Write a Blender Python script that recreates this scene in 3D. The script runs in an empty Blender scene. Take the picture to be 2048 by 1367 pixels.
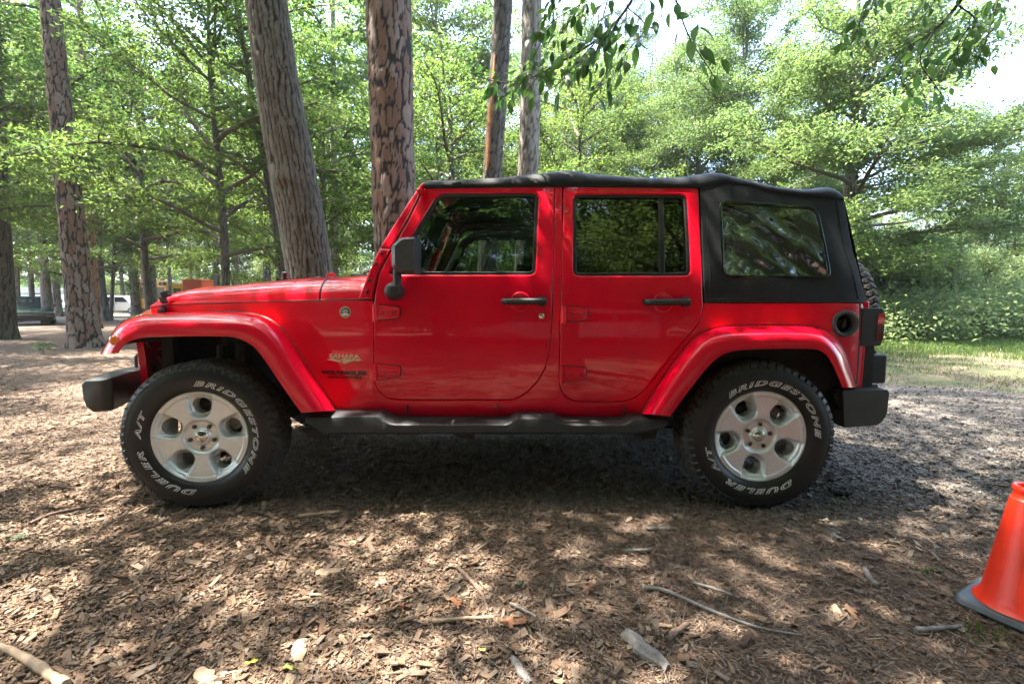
import bpy, bmesh, math, random
import numpy as np
from mathutils import Vector, Matrix

SC = bpy.context.scene
COL = SC.collection
R = math.radians
# ------------------------------------------------------------------ camera
CAM_H, PITCH, FPX = 1.10, R(4.8), 910.2        # focal length in pixels of the 2048 px wide photograph
cam = bpy.data.cameras.new('camera')
cam.sensor_width = 36.0
cam.lens = 36.0 * FPX / 2048.0
cam.clip_start, cam.clip_end = 0.05, 3000
camo = bpy.data.objects.new('camera', cam)
camo.location = (0, 0, CAM_H)
camo.rotation_euler = (R(90) - PITCH, 0, 0)
COL.objects.link(camo)
SC.camera = camo
# ------------------------------------------------------------------ light
SUN_DIR = Vector((-0.34, 0.07, 0.94)).normalized()   # towards the sun
sun_el = math.asin(SUN_DIR.z)
sun_rot = math.atan2(SUN_DIR.x, SUN_DIR.y)
world = bpy.data.worlds.new('World')
SC.world = world
world.use_nodes = True
wn = world.node_tree
bg = wn.nodes['Background']
sky = wn.nodes.new('ShaderNodeTexSky')
sky.sky_type = 'NISHITA'
sky.sun_disc = False
sky.sun_elevation = sun_el
sky.sun_rotation = sun_rot
sky.air_density = 1.0
sky.dust_density = 2.5
sky.ozone_density = 1.0
wn.links.new(sky.outputs['Color'], bg.inputs['Color'])
bg.inputs['Strength'].default_value = 0.15
sl = bpy.data.lights.new('sun', 'SUN')
sl.energy = 3.5
sl.angle = R(0.53)
sl.color = (1.0, 0.94, 0.84)
so = bpy.data.objects.new('sun', sl)
so.rotation_euler = (-SUN_DIR).to_track_quat('-Z', 'Y').to_euler()
so.location = SUN_DIR * 60
COL.objects.link(so)
SC.view_settings.view_transform = 'Standard'
SC.view_settings.look = 'None'
SC.view_settings.exposure = 3.25
SC.view_settings.gamma = 1.0
SC.view_settings.use_curve_mapping = False
SC.render.engine = 'CYCLES'
cy = SC.cycles
cy.max_bounces = 8
cy.diffuse_bounces = 4
cy.glossy_bounces = 4
cy.transmission_bounces = 6
cy.transparent_max_bounces = 16
cy.sample_clamp_indirect = 6.0
cy.caustics_reflective = False
cy.caustics_refractive = False
cy.use_denoising = True

# ------------------------------------------------------------------ photo geometry
def ray(px, py):
    cx, c2 = (px - 1024.0) / FPX, -(py - 683.5) / FPX
    ct, st = math.cos(PITCH), math.sin(PITCH)
    return (cx, ct + c2 * st, c2 * ct - st)

def P(px, py, Y):
    """the point of the vertical plane at depth Y that stands at this pixel of the photograph -> x, z"""
    d = ray(px, py)
    t = Y / d[1]
    return d[0] * t, CAM_H + d[2] * t

def G(px, py):
    d = ray(px, py)
    t = -CAM_H / d[2]
    return d[0] * t, d[1] * t

# ------------------------------------------------------------------ nodes / materials
class NT:
    def __init__(self, name):
        self.m = bpy.data.materials.new(name)
        self.m.use_nodes = True
        self.t = self.m.node_tree
        self.t.nodes.clear()
        self.out = self.n('ShaderNodeOutputMaterial')
    def n(self, kind, **kw):
        nd = self.t.nodes.new(kind)
        for k, v in kw.items():
            if k.startswith('i_'):
                nd.inputs[k[2:].replace('_', ' ')].default_value = v
            else:
                setattr(nd, k, v)
        return nd
    def l(self, a, b):
        self.t.links.new(a, b)
    def coord(self, which='Object', scale=(1, 1, 1)):
        c = self.n('ShaderNodeTexCoord')
        mp = self.n('ShaderNodeMapping')
        mp.inputs['Scale'].default_value = scale
        self.l(c.outputs[which], mp.inputs['Vector'])
        return mp.outputs['Vector']
    def noise(self, vec, scale, detail=3.0, rough=0.55):
        t = self.n('ShaderNodeTexNoise')
        t.inputs['Scale'].default_value = scale
        t.inputs['Detail'].default_value = detail
        t.inputs['Roughness'].default_value = rough
        if vec is not None:
            self.l(vec, t.inputs['Vector'])
        return t.outputs['Fac']
    def ramp(self, fac, stops, interp='LINEAR'):
        r = self.n('ShaderNodeValToRGB')
        r.color_ramp.interpolation = interp
        el = r.color_ramp.elements
        while len(el) < len(stops):
            el.new(0.5)
        for e, (p, c) in zip(el, stops):
            e.position = p
            e.color = (c[0], c[1], c[2], 1) if hasattr(c, '__len__') else (c, c, c, 1)
        self.l(fac, r.inputs['Fac'])
        return r.outputs['Color']
    def mix(self, fac, a, b, blend='MIX'):
        m = self.n('ShaderNodeMix', data_type='RGBA', blend_type=blend)
        for sock, v in ((m.inputs[0], fac), (m.inputs[6], a), (m.inputs[7], b)):
            if isinstance(v, (int, float)):
                sock.default_value = v
            elif isinstance(v, tuple):
                sock.default_value = (v[0], v[1], v[2], 1)
            else:
                self.l(v, sock)
        return m.outputs[2]
    def math(self, op, a, b=0.0, clamp=False):
        m = self.n('ShaderNodeMath', operation=op, use_clamp=clamp)
        for sock, v in ((m.inputs[0], a), (m.inputs[1], b)):
            if isinstance(v, (int, float)):
                sock.default_value = v
            else:
                self.l(v, sock)
        return m.outputs[0]
    def attr(self, name):
        return self.n('ShaderNodeAttribute', attribute_name=name).outputs['Fac']
    def bump(self, h, strength=0.3, dist=0.01):
        b = self.n('ShaderNodeBump')
        b.inputs['Strength'].default_value = strength
        b.inputs['Distance'].default_value = dist
        self.l(h, b.inputs['Height'])
        return b.outputs['Normal']
    def bsdf(self, color=None, rough=0.5, metal=0.0, normal=None, **kw):
        b = self.n('ShaderNodeBsdfPrincipled')
        for sock, v in ((b.inputs['Base Color'], color), (b.inputs['Roughness'], rough), (b.inputs['Metallic'], metal)):
            if v is None:
                continue
            if isinstance(v, (int, float)):
                sock.default_value = v
            elif isinstance(v, tuple):
                sock.default_value = (v[0], v[1], v[2], 1)
            else:
                self.l(v, sock)
        if normal is not None:
            self.l(normal, b.inputs['Normal'])
        for k, v in kw.items():
            b.inputs[k.replace('_', ' ')].default_value = v
        return b
    def done(self, shader):
        self.l(shader.outputs[0] if hasattr(shader, 'outputs') else shader, self.out.inputs['Surface'])
        return self.m

def plain(name, color, rough=0.5, metal=0.0, var=0.12, nscale=18.0, bump=0.0, bscale=120.0, **kw):
    """a surface with a slight uneven colour and gloss"""
    t = NT(name)
    v = t.coord()
    n = t.noise(v, nscale, 4)
    lo = tuple(c * (1 - var) for c in color)
    hi = tuple(min(1, c * (1 + var)) for c in color)
    col = t.ramp(n, [(0.3, lo), (0.7, hi)])
    ro = t.ramp(t.noise(v, nscale * 0.6, 3), [(0.3, max(0.02, rough * 0.88)), (0.7, min(1, rough * 1.12))])
    nm = t.bump(t.noise(v, bscale, 4), bump, 0.004) if bump else None
    return t.done(t.bsdf(col, ro, metal, nm, **kw))

# ------------------------------------------------------------------ mesh building
def root_loc(parent):
    p = parent
    while p is not None and p.parent is not None:
        p = p.parent
    return np.array(p.location) if p is not None else np.zeros(3)

def mesh_np(name, verts, faces_flat, loop_tot, mats=(), smooth=False, angle=None, attrs=None):
    me = bpy.data.meshes.new(name)
    nv, nf = len(verts), len(loop_tot)
    me.vertices.add(nv)
    me.vertices.foreach_set('co', np.asarray(verts, dtype=np.float32).ravel())
    me.loops.add(len(faces_flat))
    me.loops.foreach_set('vertex_index', np.asarray(faces_flat, dtype=np.int32))
    me.polygons.add(nf)
    lt = np.asarray(loop_tot, dtype=np.int32)
    st = np.concatenate([[0], np.cumsum(lt)[:-1]]).astype(np.int32)
    me.polygons.foreach_set('loop_start', st)
    for k, v in (attrs or {}).items():
        a = me.attributes.new(k, 'FLOAT', 'POINT')
        a.data.foreach_set('value', np.asarray(v, dtype=np.float32))
    me.update(calc_edges=True)
    me.validate()
    me.polygons.foreach_set('use_smooth', np.full(len(me.polygons), bool(smooth)))
    if smooth and angle:
        me.set_sharp_from_angle(angle=R(angle))
    for m in mats:
        me.materials.append(m)
    me.update()
    return me

class MB:
    """collects shapes and links them as one mesh object"""
    def __init__(self):
        self.v, self.f = [], []
        self.at = {}
    def add(self, verts, faces):
        o = len(self.v)
        self.v += [tuple(map(float, p)) for p in verts]
        self.f += [tuple(i + o for i in f) for f in faces]
        return self
    def box(self, c, s, rz=0.0, rx=0.0, ry=0.0):
        M = Matrix.Translation(c) @ Matrix.Rotation(rz, 4, 'Z') @ Matrix.Rotation(ry, 4, 'Y') @ Matrix.Rotation(rx, 4, 'X')
        pts = [M @ Vector((x * s[0] / 2, y * s[1] / 2, z * s[2] / 2)) for x in (-1, 1) for y in (-1, 1) for z in (-1, 1)]
        return self.add(pts, [(0, 1, 3, 2), (4, 6, 7, 5), (0, 4, 5, 1), (2, 3, 7, 6), (0, 2, 6, 4), (1, 5, 7, 3)])
    def span(self, a, b):
        return self.box([(p + q) / 2 for p, q in zip(a, b)], [abs(p - q) for p, q in zip(a, b)])
    def prism(self, poly, y0, y1, axis='y', top=None):
        """polygon (a,b) extruded along an axis; top = another polygon for the far end"""
        n = len(poly)
        top = top or poly
        def mk(p, d):
            return {'y': (p[0], d, p[1]), 'x': (d, p[0], p[1]), 'z': (p[0], p[1], d)}[axis]
        vs = [mk(p, y0) for p in poly] + [mk(p, y1) for p in top]
        fs = [tuple(range(n)), tuple(range(2 * n - 1, n - 1, -1))]
        fs += [(i, (i + 1) % n, n + (i + 1) % n, n + i) for i in range(n)]
        return self.add(vs, fs)
    def tube(self, path, rad, n=8, caps=True):
        path = [Vector(p) for p in path]
        if not hasattr(rad, '__len__'):
            rad = [rad] * len(path)
        vs, fs = [], []
        up = None
        for i, p in enumerate(path):
            a = path[max(0, i - 1)]
            b = path[min(len(path) - 1, i + 1)]
            d = (b - a).normalized()
            if up is None:
                up = d.orthogonal().normalized()
            else:
                up = (up - d * up.dot(d))
                up = up.normalized() if up.length > 1e-6 else d.orthogonal().normalized()
            w = d.cross(up)
            for k in range(n):
                t = 2 * math.pi * k / n
                vs.append(p + (up * math.cos(t) + w * math.sin(t)) * rad[i])
        for i in range(len(path) - 1):
            for k in range(n):
                k2 = (k + 1) % n
                fs.append((i * n + k, i * n + k2, (i + 1) * n + k2, (i + 1) * n + k))
        if caps:
            fs.append(tuple(range(n - 1, -1, -1)))
            fs.append(tuple((len(path) - 1) * n + k for k in range(n)))
        return self.add(vs, fs)
    def lathe(self, prof, c=(0, 0, 0), axis='z', n=32, closed=False):
        """profile of (radius, height) turned about an axis through c"""
        vs, fs = [], []
        m = len(prof)
        for (r, h) in prof:
            for k in range(n):
                t = 2 * math.pi * k / n
                a, b = r * math.cos(t), r * math.sin(t)
                vs.append({'z': (c[0] + a, c[1] + b, c[2] + h), 'y': (c[0] + a, c[1] + h, c[2] + b), 'x': (c[0] + h, c[1] + a, c[2] + b)}[axis])
        for i in range(m if closed else m - 1):
            j = (i + 1) % m
            for k in range(n):
                k2 = (k + 1) % n
                fs.append((i * n + k, i * n + k2, j * n + k2, j * n + k))
        return self.add(vs, fs)
    def disc(self, c, r, axis='y', h=0.01, n=24, bev=0.15):
        b = r * bev
        return self.lathe([(0.0001, -h / 2), (r - b, -h / 2), (r, -h / 2 + min(b, h / 3)), (r, h / 2 - min(b, h / 3)), (r - b, h / 2), (0.0001, h / 2)], c, axis, n)
    def grid(self, rows):
        """rows of points of equal length -> a sheet"""
        m, n = len(rows), len(rows[0])
        vs = [p for r in rows for p in r]
        fs = [(i * n + j, i * n + j + 1, (i + 1) * n + j + 1, (i + 1) * n + j) for i in range(m - 1) for j in range(n - 1)]
        return self.add(vs, fs)
    def sphere(self, c, r, nu=16, nv=10):
        rr = r if hasattr(r, '__len__') else (r, r, r)
        vs = []
        for i in range(nv + 1):
            ph = math.pi * i / nv
            for k in range(nu):
                t = 2 * math.pi * k / nu
                s = max(1e-4, math.sin(ph))
                vs.append((c[0] + rr[0] * s * math.cos(t), c[1] + rr[1] * s * math.sin(t), c[2] + rr[2] * math.cos(ph)))
        fs = [(i * nu + k, i * nu + (k + 1) % nu, (i + 1) * nu + (k + 1) % nu, (i + 1) * nu + k) for i in range(nv) for k in range(nu)]
        return self.add(vs, fs)
    def mirror_y(self, yc):
        m = MB()
        m.v = [(x, 2 * yc - y, z) for x, y, z in self.v]
        m.f = [tuple(reversed(f)) for f in self.f]
        return m
    def build(self, name, mat, parent=None, smooth=True, angle=32, bevel=0.0, seg=2, fix=True):
        o0 = root_loc(parent)
        v = np.array(self.v) - o0
        ff = [i for f in self.f for i in f]
        me = mesh_np(name, v, ff, [len(f) for f in self.f], [mat], False)
        if fix:
            bm = bmesh.new()
            bm.from_mesh(me)
            bmesh.ops.recalc_face_normals(bm, faces=bm.faces)
            bm.to_mesh(me)
            bm.free()
        if smooth:
            me.polygons.foreach_set('use_smooth', np.full(len(me.polygons), True))
            me.set_sharp_from_angle(angle=R(angle))
        return link(name, me, parent, bevel, seg)

def link(name, me, parent=None, bevel=0.0, seg=2):
    o = bpy.data.objects.new(name, me)
    COL.objects.link(o)
    if parent is not None:
        o.parent = parent
    if bevel:
        b = o.modifiers.new('bevel', 'BEVEL')
        b.width = bevel
        b.segments = seg
        b.limit_method = 'ANGLE'
        b.angle_limit = R(35)
        b.harden_normals = True
    return o

def tag(o, label=None, cat=None, group=None, kind=None):
    for k, v in (('label', label), ('category', cat), ('group', group), ('kind', kind)):
        if v:
            o[k] = v
    return o

def thing(name, label, cat, loc=(0, 0, 0), rz=0.0, group=None):
    o = bpy.data.objects.new(name, None)
    COL.objects.link(o)
    o.empty_display_size = 0.2
    o.location = loc
    o.rotation_euler = (0, 0, rz)
    return tag(o, label, cat, group)

def copy_tree(o, parent=None):
    c = o.copy()
    COL.objects.link(c)
    if parent is not None:
        c.parent = parent
    for ch in [x for x in o.children]:
        copy_tree(ch, c)
    return c

# ------------------------------------------------------------------ 2-D outlines
def fillet(pts, n=6):
    """closed polygon with points (x, y) or (x, y, r): corners with r are rounded"""
    out = []
    m = len(pts)
    for i, p in enumerate(pts):
        if len(p) < 3 or p[2] <= 0:
            out.append((p[0], p[1]))
            continue
        a, b = Vector(pts[i - 1][:2]), Vector(pts[(i + 1) % m][:2])
        c = Vector(p[:2])
        r = p[2]
        u, w = (a - c), (b - c)
        lu, lw = u.length, w.length
        d = min(r, lu * 0.49, lw * 0.49)
        s, e = c + u.normalized() * d, c + w.normalized() * d
        for k in range(n + 1):
            t = k / n
            q = s * (1 - t) ** 2 + c * 2 * t * (1 - t) + e * t ** 2
            out.append((q.x, q.y))
    return out

def smooth_line(pts, n=60):
    """Catmull-Rom through the points, resampled evenly to n points"""
    p = [np.array(q, float) for q in pts]
    p = [2 * p[0] - p[1]] + p + [2 * p[-1] - p[-2]]
    out = []
    for i in range(1, len(p) - 2):
        for k in range(12):
            t = k / 12
            a, b, c, d = p[i - 1], p[i], p[i + 1], p[i + 2]
            out.append(0.5 * ((2 * b) + (c - a) * t + (2 * a - 5 * b + 4 * c - d) * t * t + (3 * b - a - 3 * c + d) * t ** 3))
    out.append(p[-2])
    out = np.array(out)
    s = np.concatenate([[0], np.cumsum(np.linalg.norm(np.diff(out, axis=0), axis=1))])
    q = np.linspace(0, s[-1], n)
    return [tuple(np.interp(q, s, out[:, k]) for k in range(out.shape[1]))] if False else list(zip(*[np.interp(q, s, out[:, k]) for k in range(out.shape[1])]))

def area2(p):
    return sum(p[i - 1][0] * p[i][1] - p[i][0] * p[i - 1][1] for i in range(len(p))) / 2

def densify(p, step):
    out = []
    for i in range(len(p)):
        a, b = p[i], p[(i + 1) % len(p)]
        k = max(1, int(math.hypot(b[0] - a[0], b[1] - a[1]) / step))
        for j in range(k):
            out.append((a[0] + (b[0] - a[0]) * j / k, a[1] + (b[1] - a[1]) * j / k))
    return out

def clean(p, eps=1e-4):
    out = []
    for q in p:
        if not out or math.hypot(q[0] - out[-1][0], q[1] - out[-1][1]) > eps:
            out.append(q)
    if len(out) > 2 and math.hypot(out[0][0] - out[-1][0], out[0][1] - out[-1][1]) < eps:
        out.pop()
    return out

def inset(p, d):
    """move a counter-clockwise polygon inwards by d"""
    n = len(p)
    out = []
    for i in range(n):
        a, b, c = p[i - 1], p[i], p[(i + 1) % n]
        e1 = Vector((b[0] - a[0], b[1] - a[1])).normalized()
        e2 = Vector((c[0] - b[0], c[1] - b[1])).normalized()
        n1, n2 = Vector((-e1.y, e1.x)), Vector((-e2.y, e2.x))
        m = n1 + n2
        if m.length < 1e-5:
            m = n1
        m.normalize()
        k = d / max(0.45, m.dot(n1))
        out.append((b[0] + m.x * k, b[1] + m.y * k))
    return out

def panel(outer, holes, fY, thick=0.03, r=0.004, depth=0.0, step=0.05, hole_r=None, back=False):
    """a sheet-metal panel in the X-Z plane with rounded rims, its skin bent to Y = fY(x, z); returns an MB"""
    hole_r = r if hole_r is None else hole_r
    outer = clean(outer)
    if area2(outer) < 0:
        outer = outer[::-1]
    outer = densify(outer, step)
    hs = []
    for h in holes:
        h = clean(h)
        if area2(h) > 0:
            h = h[::-1]
        hs.append(densify(h, step))
    bm = bmesh.new()
    edges = []
    for lp, rr in [(outer, r)] + [(h, hole_r) for h in hs]:
        q = inset(lp, rr)
        vs = [bm.verts.new((x, 0, z)) for x, z in q]
        for i in range(len(vs)):
            edges.append(bm.edges.new((vs[i - 1], vs[i])))
    bmesh.ops.triangle_fill(bm, use_beauty=True, edges=edges, normal=(0, -1, 0))
    xs = [p[0] for p in outer]
    zs = [p[1] for p in outer]
    for ax, lo, hi in ((0, min(xs), max(xs)), (2, min(zs), max(zs))):
        k = int((hi - lo) / step)
        for i in range(1, k + 1):
            co = [0, 0, 0]
            no = [0, 0, 0]
            co[ax] = lo + i * step + 0.00037
            no[ax] = 1
            bmesh.ops.bisect_plane(bm, geom=bm.verts[:] + bm.edges[:] + bm.faces[:], plane_co=co, plane_no=no, dist=1e-5)
    mb = MB()
    bm.verts.index_update()
    mb.add([(v.co.x, depth, v.co.z) for v in bm.verts], [tuple(v.index for v in f.verts) for f in bm.faces])
    bm.free()
    for lp, rr in [(outer, r)] + [(h, hole_r) for h in hs]:
        rings = []
        for a in (0, 30, 60, 90):
            off = rr * (1 - math.sin(R(a)))
            rings.append([(x, depth + rr * (1 - math.cos(R(a))), z) for x, z in inset(lp, off)])
        rings.append([(x, depth + thick, z) for x, z in lp])
        if back:
            rings.append([(x, depth + thick, z) for x, z in inset(lp, 0.02)])
        rings = [rg + [rg[0]] for rg in rings]
        mb.grid(rings)
    mb.v = [(x, d + fY(x, z), z) for x, d, z in mb.v]
    # skin and rim face -Y / outwards
    return mb

# ================================================================== the red off-road vehicle
YC, YN = 3.26, 2.475          # centre line and near door skin (depth from the camera)
RY = 2.355                    # outer face of the near tyres

def paint():
    t = NT('red_paint')
    v = t.coord()
    n = t.noise(v, 2.2, 3)
    col = t.ramp(n, [(0.3, (0.70, 0.0018, 0.022)), (0.7, (0.76, 0.0024, 0.027))])
    w = t.noise(v, 3.2, 1)
    nm = t.bump(w, 0.09, 0.012)
    d = t.noise(v, 9, 4)
    ro = t.ramp(d, [(0.35, 0.004), (0.8, 0.022)])
    b = t.bsdf(col, 0.34, 0.0)
    b.inputs['Specular IOR Level'].default_value = 0.1
    b.inputs['Coat Weight'].default_value = 1.0
    b.inputs['Coat IOR'].default_value = 1.42
    t.l(ro, b.inputs['Coat Roughness'])
    t.l(nm, b.inputs['Coat Normal'])
    return t.done(b)

def glass_mat(name, tint, rough=0.0, ior=1.5, bump=None, milk=0.0):
    t = NT(name)
    tr = t.n('ShaderNodeBsdfTransparent')
    tr.inputs['Color'].default_value = (*tint, 1)
    gl = t.n('ShaderNodeBsdfGlossy')
    gl.inputs['Roughness'].default_value = rough
    gl.inputs['Color'].default_value = (1, 1, 1, 1)
    fr = t.n('ShaderNodeFresnel')
    fr.inputs['IOR'].default_value = ior
    if bump:
        nm = bump(t)
        t.l(nm, gl.inputs['Normal'])
        t.l(nm, fr.inputs['Normal'])
    mx = t.n('ShaderNodeMixShader')
    t.l(fr.outputs[0], mx.inputs[0])
    t.l(tr.outputs[0], mx.inputs[1])
    t.l(gl.outputs[0], mx.inputs[2])
    if milk:
        df = t.n('ShaderNodeBsdfDiffuse')
        df.inputs['Color'].default_value = (0.62, 0.64, 0.63, 1)
        m2 = t.n('ShaderNodeMixShader')
        m2.inputs[0].default_value = milk
        t.l(mx.outputs[0], m2.inputs[1])
        t.l(df.outputs[0], m2.inputs[2])
        return t.done(m2)
    return t.done(mx)

def vinyl_bump(t):
    v = t.coord(scale=(1.0, 1.0, 1.0))
    wv = t.n('ShaderNodeTexWave', wave_type='BANDS', bands_direction='DIAGONAL')
    wv.inputs['Scale'].default_value = 2.2
    wv.inputs['Distortion'].default_value = 5.5
    wv.inputs['Detail'].default_value = 2.5
    wv.inputs['Detail Scale'].default_value = 1.3
    t.l(v, wv.inputs['Vector'])
    n = t.noise(v, 7, 1.5)
    h = t.math('ADD', t.math('MULTIPLY', wv.outputs['Fac'], 0.7), n)
    return t.bump(h, 1.0, 0.028)

RED = paint()
BLK = plain('black_textured_plastic', (0.022, 0.023, 0.025), 0.45, var=0.2, bump=0.25, bscale=420)
GRY = plain('weathered_grey_plastic', (0.060, 0.062, 0.066), 0.42, var=0.15, bump=0.22, bscale=380)
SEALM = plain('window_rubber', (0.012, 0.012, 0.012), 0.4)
DARK = plain('dark_underbody', (0.012, 0.012, 0.012), 0.7, var=0.4)
FAB = NT('black_soft_top_cloth')
def _fab(t):
    v = t.coord()
    a = t.noise(v, 5.0, 2)
    b = t.noise(v, 900, 1)
    col = t.ramp(t.noise(v, 3, 4), [(0.3, (0.0055, 0.006, 0.007)), (0.75, (0.009, 0.0095, 0.011))])
    nm = t.bump(t.math('ADD', t.math('MULTIPLY', a, 1.0), t.math('MULTIPLY', b, 0.02)), 0.35, 0.02)
    bs = t.bsdf(col, 0.62, 0, nm)
    bs.inputs['Specular IOR Level'].default_value = 0.35
    bs.inputs['Sheen Weight'].default_value = 0.03
    bs.inputs['Sheen Roughness'].default_value = 0.5
    return t.done(bs)
FAB = _fab(FAB)
GLASS = glass_mat('window_glass', (0.36, 0.43, 0.39), 0.0, 1.9)
TINT = glass_mat('privacy_glass', (0.16, 0.19, 0.17), 0.0, 1.85)
VINYL = glass_mat('clear_vinyl', (0.10, 0.105, 0.10), 0.02, 2.3, vinyl_bump, 0.022)
RUB = NT('tyre_rubber')
def _rub(t):
    v = t.coord()
    n = t.noise(v, 14, 5)
    col = t.ramp(n, [(0.3, (0.008, 0.008, 0.0085)), (0.62, (0.012, 0.012, 0.0125)), (0.85, (0.040, 0.034, 0.028))])
    nm = t.bump(t.noise(v, 240, 3), 0.12, 0.002)
    return t.done(t.bsdf(col, 0.42, 0, nm))
RUB = _rub(RUB)
TREAD = plain('dusty_tread_rubber', (0.034, 0.030, 0.026), 0.75, var=0.4, nscale=30, bump=0.3, bscale=200)
ALLOY = NT('silver_alloy')
def _alloy(t):
    v = t.coord()
    n = t.noise(v, 30, 5)
    col = t.ramp(n, [(0.3, (0.74, 0.76, 0.78)), (0.7, (0.82, 0.84, 0.86))])
    d = t.noise(v, 6, 6, 0.7)
    col = t.mix(t.ramp(d, [(0.55, 0.0), (0.85, 0.12)]), col, (0.30, 0.26, 0.21))
    return t.done(t.bsdf(col, 0.36, 0.45))
ALLOY = _alloy(ALLOY)
CHROME = plain('bright_chrome', (0.75, 0.75, 0.74), 0.12, 1.0, var=0.05)
STEEL = plain('dark_steel', (0.10, 0.10, 0.10), 0.35, 0.9)
WHITE = plain('white_letter_paint', (0.84, 0.84, 0.80), 0.5)
TAN = plain('tan_badge', (0.62, 0.56, 0.36), 0.35)
BDG = plain('black_badge', (0.018, 0.010, 0.010), 0.3)
BGREEN = plain('green_grey_badge', (0.06, 0.09, 0.075), 0.35)
AMBER = NT('amber_lens'); AMBER = AMBER.done(AMBER.bsdf((0.85, 0.20, 0.005), 0.08, 0, None, Coat_Weight=1.0))
REDL = NT('red_lens'); REDL = REDL.done(REDL.bsdf((0.60, 0.006, 0.008), 0.1, 0, None, Coat_Weight=1.0))
DRED = NT('dark_red_lens'); DRED = DRED.done(DRED.bsdf((0.12, 0.012, 0.010), 0.1, 0, None, Coat_Weight=1.0))
CLEARL = NT('clear_lens'); CLEARL = CLEARL.done(CLEARL.bsdf((0.75, 0.77, 0.78), 0.06, 0.3, None, Coat_Weight=1.0))
SEATM = plain('dark_seat_cloth', (0.02, 0.021, 0.022), 0.8)
DUST = plain('grey_steering_wheel', (0.10, 0.13, 0.12), 0.4)

JEEP = thing('off_road_vehicle', 'red four-door off-road vehicle with black soft top and silver alloy wheels parked on wood chips', 'off-road vehicle', (-0.15, YC, 0))

def S(x, z):
    """depth of the near body side"""
    y = YN + 0.018 * ((z - 0.86) / 0.4) ** 2
    if z < 0.50:
        y += (0.50 - z) * 0.55
    k = z - 1.20
    if k > 0:
        y += 0.165 * (k * k / (k + 0.10))
    if x < -0.78:
        y += (-0.78 - x) * 0.165
    if x > 1.5:
        y += 0.22 * max(0, x - 1.78) ** 2 / 0.2
    return y

def onS(px, py, d=0.0):
    Y = YN
    for _ in range(10):
        x, z = P(px, py, Y)
        Y = S(x, z) + d
    return x, z

def poly(pts, n=6, d=0.0):
    return [onS(x, y, d) for x, y in fillet(pts, n)]

def both(mb, name, mat, parent=None, **kw):
    """build a near-side part and its mirror on the far side"""
    a = mb.build(name, mat, parent or JEEP, **kw)
    b = mb.mirror_y(YC).build(name, mat, parent or JEEP, **kw)
    return a, b

# ------------------------------------------------------------------ outlines traced on the body side
FD = [(849, 373.5, 4), (1110, 371.6, 8), (1109, 460), (1106.5, 560), (1105, 640), (1100.5, 700), (1092, 735), (1076, 762), (1056, 783), (1042, 793), (1024, 800), (900, 800.5), (790, 799.5), (772, 795), (758, 784), (750, 770), (747.2, 755), (747.2, 604), (750, 580), (758, 547), (785, 496), (819, 435)]
RD = [(1126.5, 371.6, 8), (1398, 374.5, 10), (1400.5, 440), (1403.5, 500), (1406, 580), (1407.7, 612), (1405, 632), (1392, 655), (1356, 697), (1317, 747), (1292, 778), (1276, 792), (1260, 800), (1240, 804), (1165, 804), (1146, 802), (1131, 794), (1122, 782), (1118.4, 764), (1119.3, 640), (1123.5, 480)]
FW = [(877, 386.5, 20), (1077, 386.5, 13), (1070.5, 549, 13), (777, 549, 10)]
RW = [(1147, 389, 13), (1374, 389.5, 14), (1382, 551, 14), (1147, 551, 13)]
def shrink(p, d):
    p = clean(p)
    if area2(p) < 0:
        p = p[::-1]
    return inset(p, d)
fd, rd, fw, rw = poly(FD), poly(RD), poly(FW, 8), poly(RW, 8)

def door(outline, window):
    return panel(shrink(outline, 0.0035), [window], S, 0.035, 0.005, 0.0, 0.05, hole_r=0.010)
SEATM = plain('dark_seat_cloth', (0.02, 0.021, 0.022), 0.8)
for mirror in (False, True):
    sub = []
    for ol, wl, kind in ((fd, fw, 'front'), (rd, rw, 'rear')):
        m = door(ol, wl)
        seal = panel(shrink(wl, -0.004), [shrink(wl, 0.017)], S, 0.025, 0.004, 0.008, 0.06)
        gl = panel(shrink(wl, 0.012), [], S, 0.004, 0.001, 0.020, 0.06)
        if mirror:
            m, seal, gl = m.mirror_y(YC), seal.mirror_y(YC), gl.mirror_y(YC)
        d = m.build('door', RED, JEEP)
        trim = panel(shrink(ol, 0.012), [shrink(wl, -0.012)], S, 0.02, 0.003, 0.037, 0.08)
        (trim.mirror_y(YC) if mirror else trim).build('door_trim', SEATM, d)
        seal.build('window_seal', SEALM, d)
        gl.build('window_pane', GLASS if kind == 'front' else TINT, d)
        sub.append(d)
    if not mirror:
        NEARDOOR = sub
    if True:
        bar = panel(poly([(1318, 391), (1328.5, 391), (1331, 549), (1319.5, 549)]), [], S, 0.02, 0.003, 0.012)
        if mirror:
            bar = bar.mirror_y(YC)
        bar.build('window_divider', SEALM, sub[1])

# body side behind and around the doors: cowl side, sill, centre pillar, rear quarter
def between(a, b, t):
    return [(p[0] * (1 - t) + q[0] * t, p[1] * (1 - t) + q[1] * t) for p, q in zip(a, b)]
FI = smooth_line([(236, 706), (247, 691), (262, 681.5), (292, 674.5), (368, 672), (440, 672), (467, 674), (494, 683.6), (520, 706), (570, 778.6), (603, 825)], 70)
FO = smooth_line([(200, 708), (222, 668), (239, 647), (265.5, 632), (300, 625.5), (368, 622), (440, 622), (482, 624), (520, 630), (551, 645.5), (577, 672), (615.5, 733), (653.5, 790), (673, 820)], 70)
RI = smooth_line([(1340, 832), (1371, 789), (1413, 736), (1439, 712.5), (1471, 701), (1523, 697.5), (1602, 697), (1635, 699), (1652.5, 710), (1666, 731), (1677, 756), (1685, 775)], 70)
RO = smooth_line([(1281, 826), (1313, 773), (1365, 700), (1395, 670), (1434, 655), (1497, 650.5), (1602, 651), (1639, 656), (1666, 670), (1687, 697), (1702, 736), (1714, 774)], 70)
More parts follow.
